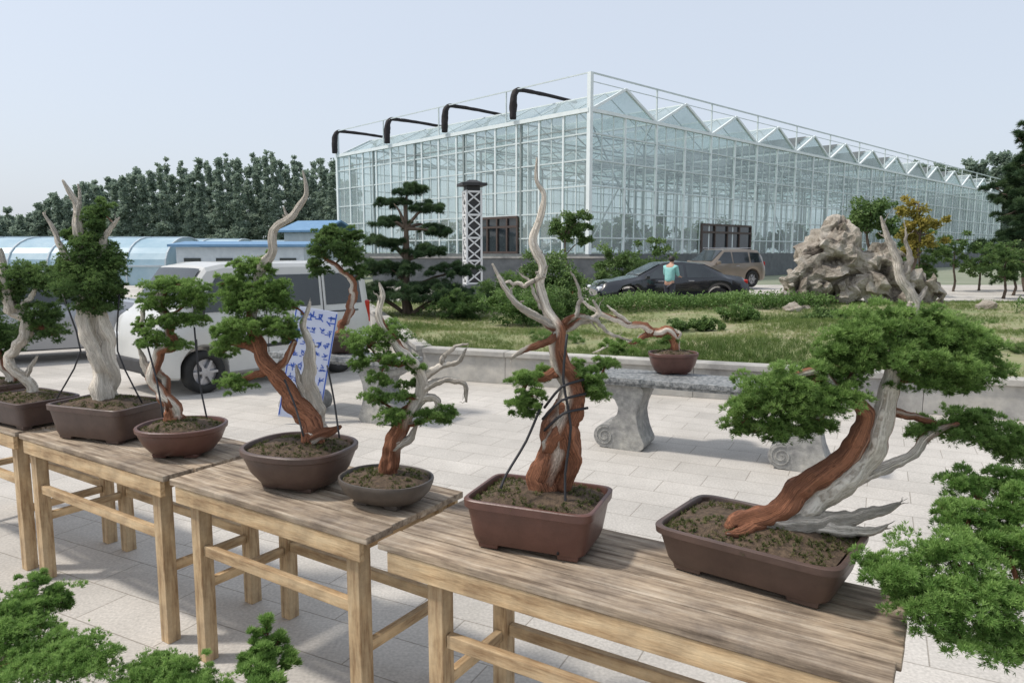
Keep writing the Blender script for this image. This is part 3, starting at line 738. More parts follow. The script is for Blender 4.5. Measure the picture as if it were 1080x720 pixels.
ground_bonsai('large bright green juniper bonsai leaning over the table corner', 1.75, 1.75,
  [(W(950, 608, 1.70), (.09, .08, .05)), (W(1000, 588, 1.74), (.10, .09, .05)), (W(1050, 570, 1.8), (.09, .09, .055)), (W(985, 640, 1.66), (.11, .09, .055)),
   (W(1040, 630, 1.66), (.12, .1, .06)), (W(1065, 680, 1.62), (.10, .09, .055)), (W(1000, 675, 1.62), (.06, .06, .03)), (W(1010, 545, 1.85), (.07, .06, .045)), (W(1070, 540, 1.85), (.07, .06, .05)),
   (W(1020, 512, 1.95), (.07, .06, .04)), (W(1062, 515, 1.95), (.08, .06, .045)), (W(925, 600, 1.72), (.035, .04, .03)), (W(1110, 600, 1.75), (.12, .1, .09)), (W(1150, 540, 1.8), (.12, .1, .08))],
  [(1.75, 1.75, .12), (1.70, 1.74, .4), (1.55, 1.76, .65), (1.45, 1.74, .82), (1.3, 1.72, .9), (1.15, 1.7, .9), (1.02, 1.68, .9)],
  (.25, .2, .17, 9, 'pot_br', .3), 'jun_b', .0115)
ground_bonsai('low bright green juniper bonsai standing beside the table', -1.75, 2.25,
  [(W(30, 642, 2.3), (.10, .09, .05)), (W(60, 630, 2.35), (.065, .05, .045)), (W(15, 668, 2.2), (.12, .1, .05)), (W(88, 696, 2.1), (.12, .1, .06)), (W(30, 703, 2.1), (.14, .1, .055)), (W(35, 612, 2.35), (.045, .04, .03)), (W(-30, 660, 2.2), (.14, .1, .08)), (W(60, 672, 2.2), (.05, .05, .03))],
  [(-1.75, 2.25, .12), (-1.72, 2.25, .3), (-1.66, 2.22, .42), (-1.5, 2.2, .46), (-1.36, 2.15, .46)],
  (.22, .17, .14, 9, 'pot_br', .2), 'jun_b', .012)
ground_bonsai('small mounded juniper bonsai below the table', -1.0, 2.05,
  [(W(168, 706, 2.1), (.08, .07, .045)), (W(195, 709, 2.05), (.07, .06, .04)), (W(150, 718, 2.05), (.09, .07, .045)), (W(208, 728, 2.0), (.09, .07, .045))],
  [(-1.0, 2.05, .12), (-1.0, 2.06, .25), (-1.02, 2.06, .34)],
  (.16, .14, .12, 2.3, 'pot_gr', 0), 'jun_b', .011)
ground_bonsai('small feathery upright juniper in a dark pot', -.79, 2.12,
  [(W(280, 662, 2.12), (.016, .016, .05)), (W(268, 680, 2.12), (.018, .018, .05)), (W(294, 678, 2.12), (.018, .018, .05)), (W(258, 700, 2.1), (.022, .02, .05)), (W(306, 698, 2.1), (.022, .02, .05)), (W(281, 695, 2.1), (.035, .03, .06)), (W(282, 715, 2.05), (.07, .05, .04))],
  [(-.79, 2.12, .1), (-.79, 2.12, .25), (-.785, 2.12, .42)],
  (.12, .12, .12, 2.3, 'pot_dk', 0), 'jun_b', .017, 'jun', 2.0, 0, 3.0, .3)

# ------------------------------------------------------------ stone benches
def bench(c1, c2, label, ztop=.66, ext=.28, back=.1):
    c1 = Vector(c1); c2 = Vector(c2); d = (c2-c1); L = d.length; d.normalize()
    r = root('stone_bench', label, 'bench', (c1+c2)/2, math.atan2(d.y, d.x), 'curved stone benches')
    m = MB(); m.box((0, back, ztop-.022), (L+2*ext, .50, .044)); m.box((0, back, ztop-.058), (L+2*ext-.05, .45, .026))
    for i in range(26): m.box((-(L/2+ext)+.04+i*(L+2*ext-.08)/25, back-.252, ztop-.024), (.03, .006, .022))
    m.obj('seat', M['slab'], r, bevel=.006)
    zt = ztop-.073
    pr = []
    def arc(cx, cz, rr, a0, a1, n=10):
        for i in range(n+1):
            a = math.radians(a0+(a1-a0)*i/n); pr.append((cx+rr*math.cos(a), cz+rr*math.sin(a)))
    arc(-.09, zt-.055, .055, 90, 250, 8)
    pr += [(-.045, zt-.14), (-.01, zt-.21), (-.02, zt-.27), (-.06, zt-.31)]
    arc(-.13, .11, .105, 70, 285, 14)
    pr += [(-.05, .0), (.15, .0)]
    arc(.17, .06, .06, 270, 400, 8)
    pr += [(.185, .17), (.165, .25), (.155, .32), (.17, .40)]
    arc(.15, zt-.065, .065, -20, 90, 8)
    for sx in (-1, 1):
        V = [(x, -.17, z) for x, z in pr]+[(x, .19, z) for x, z in pr]; k = len(pr)
        Fc = [tuple(range(k-1, -1, -1))[::-1], tuple(range(2*k-1, k-1, -1))]
        Fc += [(i, (i+1) % k, k+(i+1) % k, k+i)[::-1] for i in range(k)]
        m = MB(); m.add(V, Fc)
        sp_ = []
        for i in range(40):
            t = i/39*4.2*math.pi; rr = .088*(1-i/46)
            sp_.append(Vector((-.13+rr*math.cos(t+1.2), -.172, .11+rr*math.sin(t+1.2))))
        for a, b in zip(sp_[:-1], sp_[1:]): m.bar(a, b, .012, .012)
        o = m.obj('leg', M['stone'], r, bevel=.004)
        o.location = (sx*L/2, back, 0)
bench((.98, 6.32, 0), (2.32, 5.66, 0), 'grey speckled stone bench on curved scroll legs')
bench((-1.25, 7.45, 0), (-2.25, 7.98, 0), 'stone bench with scroll legs carrying a potted tree')
bonsai('reclining bonsai with bare pinkish branches in a brown oval pot', (1.45, 6.42, .662),
  (.22, .17, .19, 2.6, 'pot_red', 0, 0, 'bowl'),
  [[(712, 372, 6, .1), (712, 360, 6, .1), (700, 350, 6, .2), (680, 345, 5, .3), (655, 340, 4, .5), (632, 330, 3, 1), (612, 316, 1, 1)],
   [(690, 348, 6, .3), (675, 358, 5, .4), (650, 362, 3, .9), (625, 372, 1, 1)],
   [(665, 342, 4, .7), (650, 330, 3, .9), (640, 322, 1, 1)],
   [(712, 362, 4, .4), (716, 352, 3, .4), (706, 345, 1, 1)]],
  [(706, 358, 0, 11, 4)], size=.03, dens=.5, nsnag=1)
bonsai('potted pine on the stone bench with curved trunk', (-1.83, 7.72, .662),
  (.2, .17, .2, 2.6, 'pot_br', 0, 0, 'bowl'),
  [[(356, 352, 5, .1), (366, 330, 5, .1), (374, 308, 5, .2), (368, 290, 4, .3), (352, 280, 3, .3), (340, 270, 2, .3)]],
  [(350, 258, 0, 22, 12), (370, 272, 0, 14, 10), (335, 280, 0, 11, 12), (372, 250, 0, 10, 8), (345, 245, 0, 10, 6), (380, 288, 0, 9, 7)], size=.026, mat='jun_d', stray=.3)

# ------------------------------------------------------------ sign
sg = root('sign_board', 'pale notice board with rows of blue writing, leaning', 'sign', (-2.2, 7.25, 0), math.radians(18))
tilt = Matrix.Rotation(math.radians(11), 3, 'Y')
m = MB(); m.box(tilt @ Vector((0, 0, .62)), (.42, .02, 1.14), tilt); m.obj('panel', M['pale'], sg, bevel=.003)
m = MB()
for sx in (-.2, .2): m.box(tilt @ Vector((sx, -.0125, .62)), (.012, .004, 1.10), tilt)
for row in range(8):
    big = row in (0,)
    nc = 4 if big else 5
    for c in range(nc):
        cx, cz = -.15+c*(.10 if big else .075), 1.10-row*.128
        kx = 1.35 if big else 1
        for s in range(6):
            ang = (0, 0, math.pi/2, math.pi/2, .8, -.8)[s] if random.random() < .7 else random.choice((0, math.pi/2))
            p = tilt @ Vector((cx+random.uniform(-.02, .02)*kx, -.0125, cz+random.uniform(-.03, .03)*kx))
            m.box(p, (random.uniform(.022, .05)*kx, .0032, .0085*kx), tilt @ Matrix.Rotation(ang, 3, 'Y'))
m.obj('lettering', M['blue'], sg)
m = MB(); m.bar(tilt @ Vector((-.12, .02, 1.0)), (-.1, .4, .0), .025); m.bar(tilt @ Vector((.12, .02, 1.0)), (.25, .4, .0), .025); m.obj('stand', M['trim'], sg)

# ------------------------------------------------------------ vehicles
def vehicle(name, label, cat, loc, rz, paint, Lh, prof_top, prof_belt, hw, hr, base, wheels, wr_, windows, shields, lamps, group, seams=()):
    r = root(name, label, cat, loc, rz, group)
    fx = lambda prof, x: float(np.interp(x, [p[0] for p in prof], [p[1] for p in prof]))
    wx = [q for q in wheels]
    def zb(x):
        z = base
        e = max(0, abs(x)-(Lh-.25))/.25; z += .1*e*e
        for q in wx:
            R = wr_*1.2
            if abs(x-q) < R: z = max(z, wr_+math.sqrt(R*R-(x-q)**2))
        return z
    xs = sorted(set([round(v, 3) for v in np.linspace(-Lh, Lh, 90)] + [round(q+s*wr_*1.2*k, 3) for q in wx for s in (-1, 1) for k in (.9, .97, 1.0, 1.005)]))
    V = []; k = 0
    for x in xs:
        e = max(0, abs(x)-(Lh-.35))/.35; pin = 1-.10*e**2.2
        zt, zl, w1, w2 = fx(prof_top, x), fx(prof_belt, x), fx(hw, x)*pin, fx(hr, x)*pin
        zl = min(zl, zt-.05); b = min(zb(x), zl-.08)
        half = [(0, b), (w1*.9, b), (w1*.97, b+.03), (w1, b+(zl-b)*.35), (w1, b+(zl-b)*.75), (w1*.975, zl), (w2+(w1*.975-w2)*.5, zl+(zt-.05-zl)*.5), (w2, zt-.07), (w2*.93, zt-.02), (w2*.6, zt), (0, zt+.008)]
        ring = [(x, -y, z) for y, z in half]+[(x, y, z) for y, z in half[::-1][1:-1]]
        k = len(ring); V += ring
    Fc = []
    for i in range(len(xs)-1):
        for j in range(k):
            a = i*k+j; b_ = i*k+(j+1) % k; Fc.append((a, a+k, b_+k, b_))
    Fc.append(tuple(range(k))); Fc.append(tuple(range(len(V)-1, len(V)-k-1, -1)))
    m = MB(); m.add(V, Fc); body = m.obj('body', M[paint], r, smooth=True)
    body.modifiers.new('es', 'EDGE_SPLIT').split_angle = math.radians(30)
    def yside(x, z):
        e = max(0, abs(x)-(Lh-.35))/.35; pin = 1-.10*e**2.2
        zt, zl, w1, w2 = fx(prof_top, x), fx(prof_belt, x), fx(hw, x)*pin, fx(hr, x)*pin
        zl = min(zl, zt-.05)
        t = min(1, max(0, (z-zl)/max(zt-.07-zl, .02)))
        return w1*.975+(w2-w1*.975)*t
    for sx in seams:
        for s in (-1, 1):
            m = MB(); zt = fx(prof_top, sx)-.1; zl = fx(prof_belt, sx); w1 = fx(hw, sx)
            m.bar((sx, s*(w1+.001), base+.06), (sx, s*(w1*.99), zl-.02), .010, .008)
            m.bar((sx, s*(w1*.985), zl-.02), (sx, s*(yside(sx, zt)+.002), zt), .010, .008)
            m.obj('door_seam', M['trim'], body)
    for quad in windows:
        (x0, z0), (x1, z1), (x2, z2), (x3, z3) = quad
        for s in (-1, 1):
            m = MB(); nn = 8; V = []
            for j in range(nn+1):
                for i in range(nn+1):
                    u, v = i/nn, j/nn
                    xb = x0+(x1-x0)*u; zb_ = z0+(z1-z0)*u; xt = x3+(x2-x3)*u; zt_ = z3+(z2-z3)*u
                    x = xb+(xt-xb)*v; z = zb_+(zt_-zb_)*v
                    V.append((x, s*(yside(x, z)+.008), z))
            Fq = [(j*(nn+1)+i, j*(nn+1)+i+1, (j+1)*(nn+1)+i+1, (j+1)*(nn+1)+i) for j in range(nn) for i in range(nn)]
            m.add(V, Fq); m.obj('window', M['cglass'], body, smooth=True)
    for nm, xa, xb in shields:
        m = MB(); nn = 8; V = []
        for j in range(nn+1):
            x = xa+(xb-xa)*j/nn; w2 = fx(hr, x)*.88; z = fx(prof_top, x)
            for i in range(nn+1):
                t = i/nn*2-1
                V.append((x+(.012 if xb > xa else -.012), t*w2, z+.012-.03*max(0, abs(t)-.7)))
        m.add(V, [(j*(nn+1)+i, j*(nn+1)+i+1, (j+1)*(nn+1)+i+1, (j+1)*(nn+1)+i) for j in range(nn) for i in range(nn)])
        m.obj(nm, M['cglass'], body, smooth=True)
    for q in wx:
        for s in (-1, 1):
            wq = bpy.data.objects.new('wheel', None); wq.parent = r; wq.location = (q, s*(fx(hw, q)-.10), wr_); link(wq)
            wq.empty_display_size = .1
            m = MB(); n = 28; V = []
            pr = [(wr_*.62, -.09), (wr_*.93, -.095), (wr_, -.06), (wr_, .06), (wr_*.93, .095), (wr_*.62, .09)]
            for a in range(n):
                t = 2*math.pi*a/n
                V += [(rr*math.cos(t), y, rr*math.sin(t)) for rr, y in pr]
            Fq = []
            for a in range(n):
                for j in range(6):
                    p0 = a*6+j; p1 = a*6+(j+1) % 6; q0 = ((a+1) % n)*6+j; q1 = ((a+1) % n)*6+(j+1) % 6
                    Fq.append((p0, q0, q1, p1))
            m.add(V, Fq); m.obj('tyre', M['tyre'], wq, smooth=True)
            m = MB(); yo = s*.07
            ring = [(wr_*.62*math.cos(2*math.pi*a/n), yo*.5, wr_*.62*math.sin(2*math.pi*a/n)) for a in range(n)]
            m.add(ring, [tuple(range(n)) if s < 0 else tuple(range(n-1, -1, -1))])
            for a in range(6):
                t = a*math.pi/3
                m.bar((wr_*.08*math.cos(t), yo, wr_*.08*math.sin(t)), (wr_*.6*math.cos(t), yo*.9, wr_*.6*math.sin(t)), .045, .03)
            m.box((0, yo, 0), (.1, .04, .1)); m.obj('rim', M['rim'], wq)
    for nm, c, s, mt in lamps:
        for sy in ((-1, 1) if abs(c[1]) > .01 else (1,)):
            m = MB(); m.box((0, 0, 0), s); o = m.obj(nm, M[mt], body, bevel=min(s)*.3); o.location = (c[0], c[1]*sy, c[2])
    return r

vehicle('minivan', 'boxy off-white minivan with dark side windows parked on paving', 'van', (-3.66, 10.03, 0), math.atan2(.77, .64)+math.pi, 'vanp', 1.6,
  [(-1.6, 1.30), (-1.56, 1.48), (-1.46, 1.57), (-1.3, 1.61), (.7, 1.61), (.92, 1.57), (1.32, 1.06), (1.50, .95), (1.58, .82), (1.6, .66)],
  [(-1.6, .92), (.6, .92), (1.2, .92), (1.6, .60)],
  [(-1.6, .69), (1.6, .69)], [(-1.6, .61), (.8, .61), (1.3, .63), (1.6, .62)], .20, [-1.02, 1.02], .265,
  [[(-1.44, 1.0), (-.80, 1.0), (-.80, 1.44), (-1.40, 1.44)], [(-.70, 1.0), (.10, 1.0), (.10, 1.44), (-.70, 1.44)], [(.20, 1.0), (1.10, 1.0), (.80, 1.44), (.20, 1.44)]],
  [('windscreen', .95, 1.29)],
  [('bumper', (1.58, 0, .36), (.1, 1.24, .18), 'trim'), ('bumper', (-1.6, 0, .36), (.1, 1.24, .16), 'trim'), ('headlight', (1.54, .50, .68), (.12, .22, .14), 'lens'), ('taillight', (-1.56, .585, .86), (.12, .09, .34), 'lensr'),
   ('rear_window', (-1.592, 0, 1.14), (.03, .92, .36), 'cglass'), ('handle', (-.6, .69, .8), (.14, .03, .03), 'trim'), ('handle', (.30, .69, .8), (.14, .03, .03), 'trim'), ('side_mirror', (1.10, .76, 1.05), (.08, .14, .16), 'trim'), ('moulding', (0, .693, .52), (1.4, .012, .04), 'trim'), ('sliding_rail', (-.9, .682, .9), (.9, .012, .02), 'trim')], 'parked vehicles', seams=(-.75, .15, 1.12))
vehicle('parked_car', 'silver hatchback parked beyond the bonsai tables', 'car', (-7.6, 11.9, 0), math.atan2(.5, .86), 'silver', 1.9,
  [(-1.9, .8), (-1.75, 1.0), (-1.35, 1.38), (-.9, 1.45), (.1, 1.43), (.85, .98), (1.6, .85), (1.9, .62)],
  [(-1.9, .75), (-1.4, .88), (.9, .86), (1.9, .55)], [(-1.9, .76), (1.9, .76)], [(-1.9, .62), (-.8, .56), (.2, .56), (.9, .66), (1.9, .68)], .2, [-1.2, 1.2], .29,
  [[(-1.4, .92), (-.42, .92), (-.42, 1.3), (-1.15, 1.3)], [(-.34, .92), (.72, .92), (.15, 1.3), (-.34, 1.3)]],
  [('windscreen', .16, .8), ('rear_window', -1.32, -1.72)],
  [('headlight', (1.78, .52, .62), (.2, .26, .13), 'lens'), ('taillight', (-1.82, .55, .8), (.1, .2, .2), 'lensr'), ('bumper', (1.86, 0, .36), (.12, 1.2, .16), 'trim'), ('bumper', (-1.86, 0, .36), (.12, 1.2, .16), 'trim'), ('handle', (-.55, .76, .82), (.14, .03, .03), 'trim'), ('side_mirror', (.7, .84, .95), (.1, .16, .12), 'silver')], 'parked vehicles', seams=(-.38,))
vehicle('parked_car', 'black saloon car parked behind the hedge', 'car', (4.85, 22.8, 0), math.atan2(-.12, -.99), 'blackp', 2.4,
  [(-2.4, .78), (-2.2, .98), (-1.65, 1.05), (-.95, 1.38), (-.3, 1.45), (.3, 1.42), (1.15, 1.0), (2.1, .84), (2.4, .6)],
  [(-2.4, .74), (-1.6, .93), (1.1, .9), (2.4, .55)], [(-2.4, .9), (2.4, .9)], [(-2.4, .78), (-1.6, .76), (-.7, .62), (.3, .62), (1.2, .78), (2.4, .8)], .2, [-1.42, 1.42], .32,
  [[(-1.45, .97), (-.38, .95), (-.38, 1.34), (-.9, 1.31)], [(-.30, .95), (.95, .93), (.32, 1.34), (-.30, 1.34)]],
  [('windscreen', .36, 1.08), ('rear_window', -1.0, -1.58)],
  [('headlight', (2.22, .62, .62), (.26, .32, .14), 'lens'), ('taillight', (-2.3, .66, .82), (.12, .3, .14), 'lensr'), ('bumper', (2.36, 0, .34), (.12, 1.4, .16), 'trim'), ('bumper', (-2.36, 0, .36), (.12, 1.4, .16), 'trim'), ('handle', (-.5, .9, .86), (.18, .03, .03), 'rim'), ('handle', (.45, .9, .85), (.18, .03, .03), 'rim'), ('side_mirror', (.9, .98, .98), (.12, .18, .13), 'blackp'), ('license_plate', (-2.43, 0, .6), (.02, .44, .14), 'blue')], 'parked vehicles')
vehicle('parked_car', 'bronze off-road car parked near the greenhouse', 'car', (9.5, 33.6, .1), math.atan2(-.45, -.89), 'greyp', 2.2,
  [(-2.2, 1.0), (-2.1, 1.45), (-1.8, 1.72), (-.9, 1.78), (.2, 1.75), (1.0, 1.18), (1.9, 1.02), (2.2, .75)],
  [(-2.2, .98), (-1.5, 1.08), (1.0, 1.04), (2.2, .7)], [(-2.2, .92), (2.2, .92)], [(-2.2, .74), (-1, .7), (.3, .7), (1.1, .8), (2.2, .82)], .3, [-1.35, 1.35], .38,
  [[(-1.95, 1.15), (-1.25, 1.13), (-1.25, 1.6), (-1.8, 1.58)], [(-1.15, 1.13), (-.2, 1.11), (-.2, 1.62), (-1.15, 1.62)], [(-.12, 1.11), (.85, 1.1), (.25, 1.62), (-.12, 1.62)]],
  [('windscreen', .26, .95), ('rear_window', -1.85, -2.12)],
  [('headlight', (2.05, .62, .82), (.26, .3, .18), 'lens'), ('taillight', (-2.17, .7, 1.0), (.1, .2, .36), 'lensr'), ('bumper', (2.18, 0, .5), (.12, 1.4, .22), 'trim'), ('grille', (2.17, 0, .78), (.08, .7, .16), 'trim'), ('roof_rail', (-.6, .6, 1.8), (1.8, .04, .04), 'rim'), ('handle', (-.4, .93, 1.0), (.18, .03, .03), 'rim'), ('side_mirror', (.8, 1.0, 1.15), (.12, .2, .16), 'greyp')], 'parked vehicles')

# ------------------------------------------------------------ person
def skin_obj(name, verts, edges, radii, mat, parent, rootv=0, sub=2):
    me = bpy.data.meshes.new(name); me.from_pydata(verts, edges, []); me.update()
    o = bpy.data.objects.new(name, me); o.parent = parent; link(o)
    sk = o.modifiers.new('skin', 'SKIN'); sk.use_smooth_shade = True
    if len(me.skin_vertices) == 0:
        raise RuntimeError('no skin layer')
    for i, rr in enumerate(radii):
        me.skin_vertices[0].data[i].radius = rr if hasattr(rr, '__len__') else (rr, rr)
        me.skin_vertices[0].data[i].use_root = (i == rootv)
    ss = o.modifiers.new('sub', 'SUBSURF'); ss.levels = sub; ss.render_levels = sub
    me.materials.append(mat)
    return o
pr = root('person', 'standing person in aqua top and dark trousers, turned to the car', 'person', (4.58, 21.0, 0), math.radians(140))
V = [(0, 0, .86), (0, 0, 1.02), (0, -.02, 1.2), (0, -.06, 1.32), (0, -.09, 1.4), (0, -.12, 1.46), (0, -.15, 1.53), (0, -.14, 1.58)]
E = [(i, i+1) for i in range(7)]; Rr = [(.13, .1), (.12, .09), (.15, .1), (.13, .09), .045, (.062, .07), (.068, .075), (.045, .05)]
def chain(start, pts, rad):
    prev = start
    for p, q in zip(pts, rad):
        V.append(p); Rr.append(q); E.append((prev, len(V)-1)); prev = len(V)-1
    return prev
for s in (-1, 1):
    chain(0, [(s*.09, 0, .78), (s*.1, -.01-.08*(s > 0), .45), (s*.1, .03*s, .1), (s*.1, -.1+.03*s, .04)], [.085, .055, .038, .035])
    h = chain(3, [(s*.17, -.05, 1.3), (s*.20, -.10, 1.07), (s*.15, -.31, 1.02), (s*.14, -.37, 1.02)], [.052, .038, .028, .026])
    for i, (L_, a) in enumerate(((.07, -.03), (.08, -.012), (.075, .006), (.06, .022))):
        chain(h, [(s*.14+a, -.41, 1.01), (s*.135+a, -.41-L_*.6, .99)], [.009, .008])
    chain(h, [(s*.11, -.39, 1.02), (s*.10, -.42, 1.0)], [.010, .008])
skin_obj('body', V, E, Rr, M['skin'], pr)
V = [(0, 0, .84), (0, 0, .98), (0, -.02, 1.2), (0, -.06, 1.33), (0, -.085, 1.375)]; E = [(0, 1), (1, 2), (2, 3), (3, 4)]; Rr = [(.165, .13), (.155, .12), (.18, .125), (.15, .105), .06]
for s in (-1, 1): chain(3, [(s*.18, -.05, 1.3), (s*.205, -.10, 1.08), (s*.185, -.18, 1.05)], [.068, .055, .05])
skin_obj('shirt', V, E, Rr, M['teal'], pr)
V = [(0, 0, .88)]; E = []; Rr = [(.15, .115)]
for s in (-1, 1): chain(0, [(s*.09, 0, .76), (s*.1, -.01-.08*(s > 0), .45), (s*.1, .03*s, .1)], [.1, .07, .055])
skin_obj('trousers', V, E, Rr, M['navy'], pr)
V = [(0, -.06, 1.45), (0, -.09, 1.53), (0, -.14, 1.61)]; E = [(0, 1), (1, 2)]; Rr = [(.085, .07), (.10, .10), (.085, .09)]
skin_obj('hair', V, E, Rr, M['hair'], pr)

# ------------------------------------------------------------ rock: a mass of fused angular blocks
def crag(mb, c, r, seed, npts=16, sub=4):
    rr = random.Random(seed)
    bm = bmesh.new()
    lean = Vector((rr.uniform(-.3, .3), 0, rr.uniform(-.2, .2)))
    for i in range(npts):
        z = rr.uniform(-1, 1); a = rr.uniform(0, 6.283); k = math.sqrt(1-z*z); s = rr.uniform(.82, 1.12)
        p = Vector((math.cos(a)*k*r[0]*s, math.sin(a)*k*r[1]*s, z*r[2]*s)); p.x += lean.x*p.z
        bm.verts.new(p)
    res = bmesh.ops.convex_hull(bm, input=bm.verts)
    bad = [v for v in bm.verts if not v.link_faces]
    bmesh.ops.delete(bm, geom=bad, context='VERTS')
    bmesh.ops.subdivide_edges(bm, edges=bm.edges, cuts=sub, use_grid_fill=True)
    bmesh.ops.triangulate(bm, faces=bm.faces)
    bm.verts.index_update()
    V = []; T = []
    sc = min(r)
    for v in bm.verts:
        q = v.co+Vector(c)+Vector((3.3, 1.7, 5.1))
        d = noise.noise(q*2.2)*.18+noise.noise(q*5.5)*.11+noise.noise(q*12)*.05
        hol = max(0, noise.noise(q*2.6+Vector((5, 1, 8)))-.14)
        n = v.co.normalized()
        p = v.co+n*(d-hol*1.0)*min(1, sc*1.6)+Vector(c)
        V.append(p); T.append(max(0, min(1, .12+.55*(d+.12)-hol*2.6+rr.uniform(-.02, .02))))  # hollows tinted darker, recess shade painted into the rock colour
    Fc = [tuple(x.index for x in f.verts) for f in bm.faces]; bm.free()
    mb.add(V, Fc, T)
rk = MB(); rs = random.Random(5)
prof_x = [-2.15, -1.7, -1.3, -.8, -.45, 0, .5, .9, 1.3, 1.8, 2.25]; prof_h = [.25, .75, 1.35, 2.0, 2.5, 2.15, 1.9, 1.45, 1.15, .8, .25]
core = [((-.5, 0, 1.15), (.95, .8, 1.25)), ((.5, 0, .85), (1.05, .8, 1.0)), ((-1.25, 0, .5), (.8, .7, .75)), ((1.35, 0, .45), (.85, .7, .65)), ((-.45, .05, 1.9), (.5, .45, .62))]
for i, (c, r) in enumerate(core): crag(rk, c, r, 40+i, 22, 6)
for i in range(34):
    x = rs.uniform(-1.95, 2.0); hh = float(np.interp(x, prof_x, prof_h)); z = rs.uniform(.1, .95)*hh
    s = rs.uniform(.2, .48)*(1 if hh > 1 else .7)
    crag(rk, (x, -.62*(1-z/2.8)+rs.uniform(-.15, .1), max(.1, z-s*.4)), (s*rs.uniform(.7, 1.3), s*.8, s*rs.uniform(.8, 1.5)), 80+i, 14, 3)
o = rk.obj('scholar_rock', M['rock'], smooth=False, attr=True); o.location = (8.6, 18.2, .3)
tag(o, 'massive craggy pale limestone ornamental rock on the bed', 'rock')
for i, (x, y, s) in enumerate([(6.4, 16.4, .28), (6.9, 16.9, .2), (10.9, 16.5, .3), (5.9, 16.9, .16)]):
    rk = MB(); crag(rk, (0, 0, s*.3), (s, s*.8, s*.6), 20+i*3, 16, 3); o = rk.obj('stone', M['rock'], smooth=False, attr=True); o.location = (x, y, .36)
    tag(o, 'small rough stone lying at the foot of the limestone rock', 'stone', group='loose stones on the bed')

# ------------------------------------------------------------ trees
def tree(name, label, cat, loc, h, pads, leafsize, kind, mat, tr=.12, lean=(0, 0), group=None, dens=1.0, blob=.3, stems=1, stray=.2):
    r = root(name, label, cat, loc, 0, group)
    tm = MB(); nodes = []
    for s in range(stems):
        P = [Vector((lean[0]*t*t*h+random.uniform(-.04, .04)*h*(t > 0)*(t < 1), lean[1]*t*t*h+random.uniform(-.04, .04)*h*(t > 0), t*h*.92)) for t in (0, .2, .45, .7, 1)]
        tube(tm, P, [tr, tr*.8, tr*.6, tr*.4, tr*.12], [0]*5, seg=10, sub=5); nodes += P
    tm.obj('trunk', M['bark'], r, smooth=True, attr=True)
    for c, rr, n in pads:
        c = Vector(c); e = sorted(nodes, key=lambda q: (q-c).length+max(0, q.z-c.z)*2)[0]
        bm_ = MB()
        for k in range(2):
            tgt = c+Vector((random.uniform(-.5, .5)*rr[0], random.uniform(-.5, .5)*rr[1], 0))
            tube(bm_, [e, e.lerp(tgt, .5)+Vector((0, 0, .05*h*random.random())), tgt], [tr*.35, tr*.22, tr*.07], [0]*3, seg=6, sub=3)
        bm_.obj('branch', M['bark'], r, smooth=True, attr=True)
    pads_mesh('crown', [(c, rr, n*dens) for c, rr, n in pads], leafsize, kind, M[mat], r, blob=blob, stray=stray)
    return r
pd = [((.1, 0, 2.68), (.38, .35, .12), 600), ((-.25, .1, 2.4), (.38, .35, .11), 520), ((.5, -.1, 2.28), (.40, .35, .11), 560), ((-.35, 0, 1.98), (.55, .45, .12), 800), ((.68, 0, 1.82), (.45, .4, .12), 620), ((-.5, .1, 1.55), (.55, .45, .13), 850), ((.45, -.1, 1.38), (.65, .5, .14), 980), ((-.35, -.1, 1.0), (.75, .55, .18), 1200), ((.95, 0, .95), (.55, .45, .16), 800), ((.2, -.2, .5), (1.1, .7, .26), 1900), ((1.1, -.1, .42), (.6, .5, .22), 900), ((-.8, -.1, .42), (.5, .5, .26), 800)]
tree('pine_tree', 'large layered dark green ornamental pine rising from the bed', 'tree', (-2.25, 15.6, .36), 2.9, pd, .075, 'pine', 'pine', .13, dens=1.5, stray=.12)
def bush(label, loc, r, mat='leaf', n=1500, ls=.06, kind='leaf', name='shrub'):
    o = pads_mesh(name, [((0, 0, r[2]*.8), r, n), ((r[0]*.4, 0, r[2]*.5), (r[0]*.7, r[1]*.7, r[2]*.6), n*.4)], ls, kind, M[mat], stray=.3); o.location = loc
    tag(o, label, 'shrub', group='shrubs around the yard')
bush('bright green shrub growing beside the pine', (0.15, 13.6, .36), (.75, .6, .42), 'hedge', 2200, .05)
bush('bright green shrub growing beside the pine', (1.1, 14.4, .36), (.7, .6, .40), 'leaf', 2000, .05)
bush('dark rounded shrub at the foot of the pine', (-1.1, 14.8, .36), (.6, .5, .35), 'jun_d', 1500, .06, 'jun')
bush('dark rounded shrub at the foot of the pine', (-.3, 16.5, .36), (.7, .6, .5), 'jun_d', 1700, .07, 'jun')
bush('leafy shrub against the greenhouse base', (1.0, 19.5, .2), (1.0, .7, .85), 'leaf', 2600, .08)
bush('leafy shrub against the greenhouse base', (4.6, 30.5, 0), (1.2, .8, 1.2), 'leaf', 1600, .12)
bush('leafy shrub against the greenhouse base', (6.2, 32.0, 0), (1.0, .8, 1.4), 'leaf', 1400, .12)
for i, (x, y) in enumerate(((5.2, 10.8), (6.6, 9.6), (.6, 10.4), (3.2, 12.6), (7.8, 12.8), (9.4, 10.6), (4.4, 14.2), (10.6, 13.4), (1.9, 9.8), (6.0, 13.9))):
    bush('low spreading green plant behind the wall', (x, y, .38), (random.uniform(.35, .75), .4, random.uniform(.10, .2)), 'leaf' if i % 2 else 'hedge', 900, .05, 'grass' if i % 3 else 'leaf')
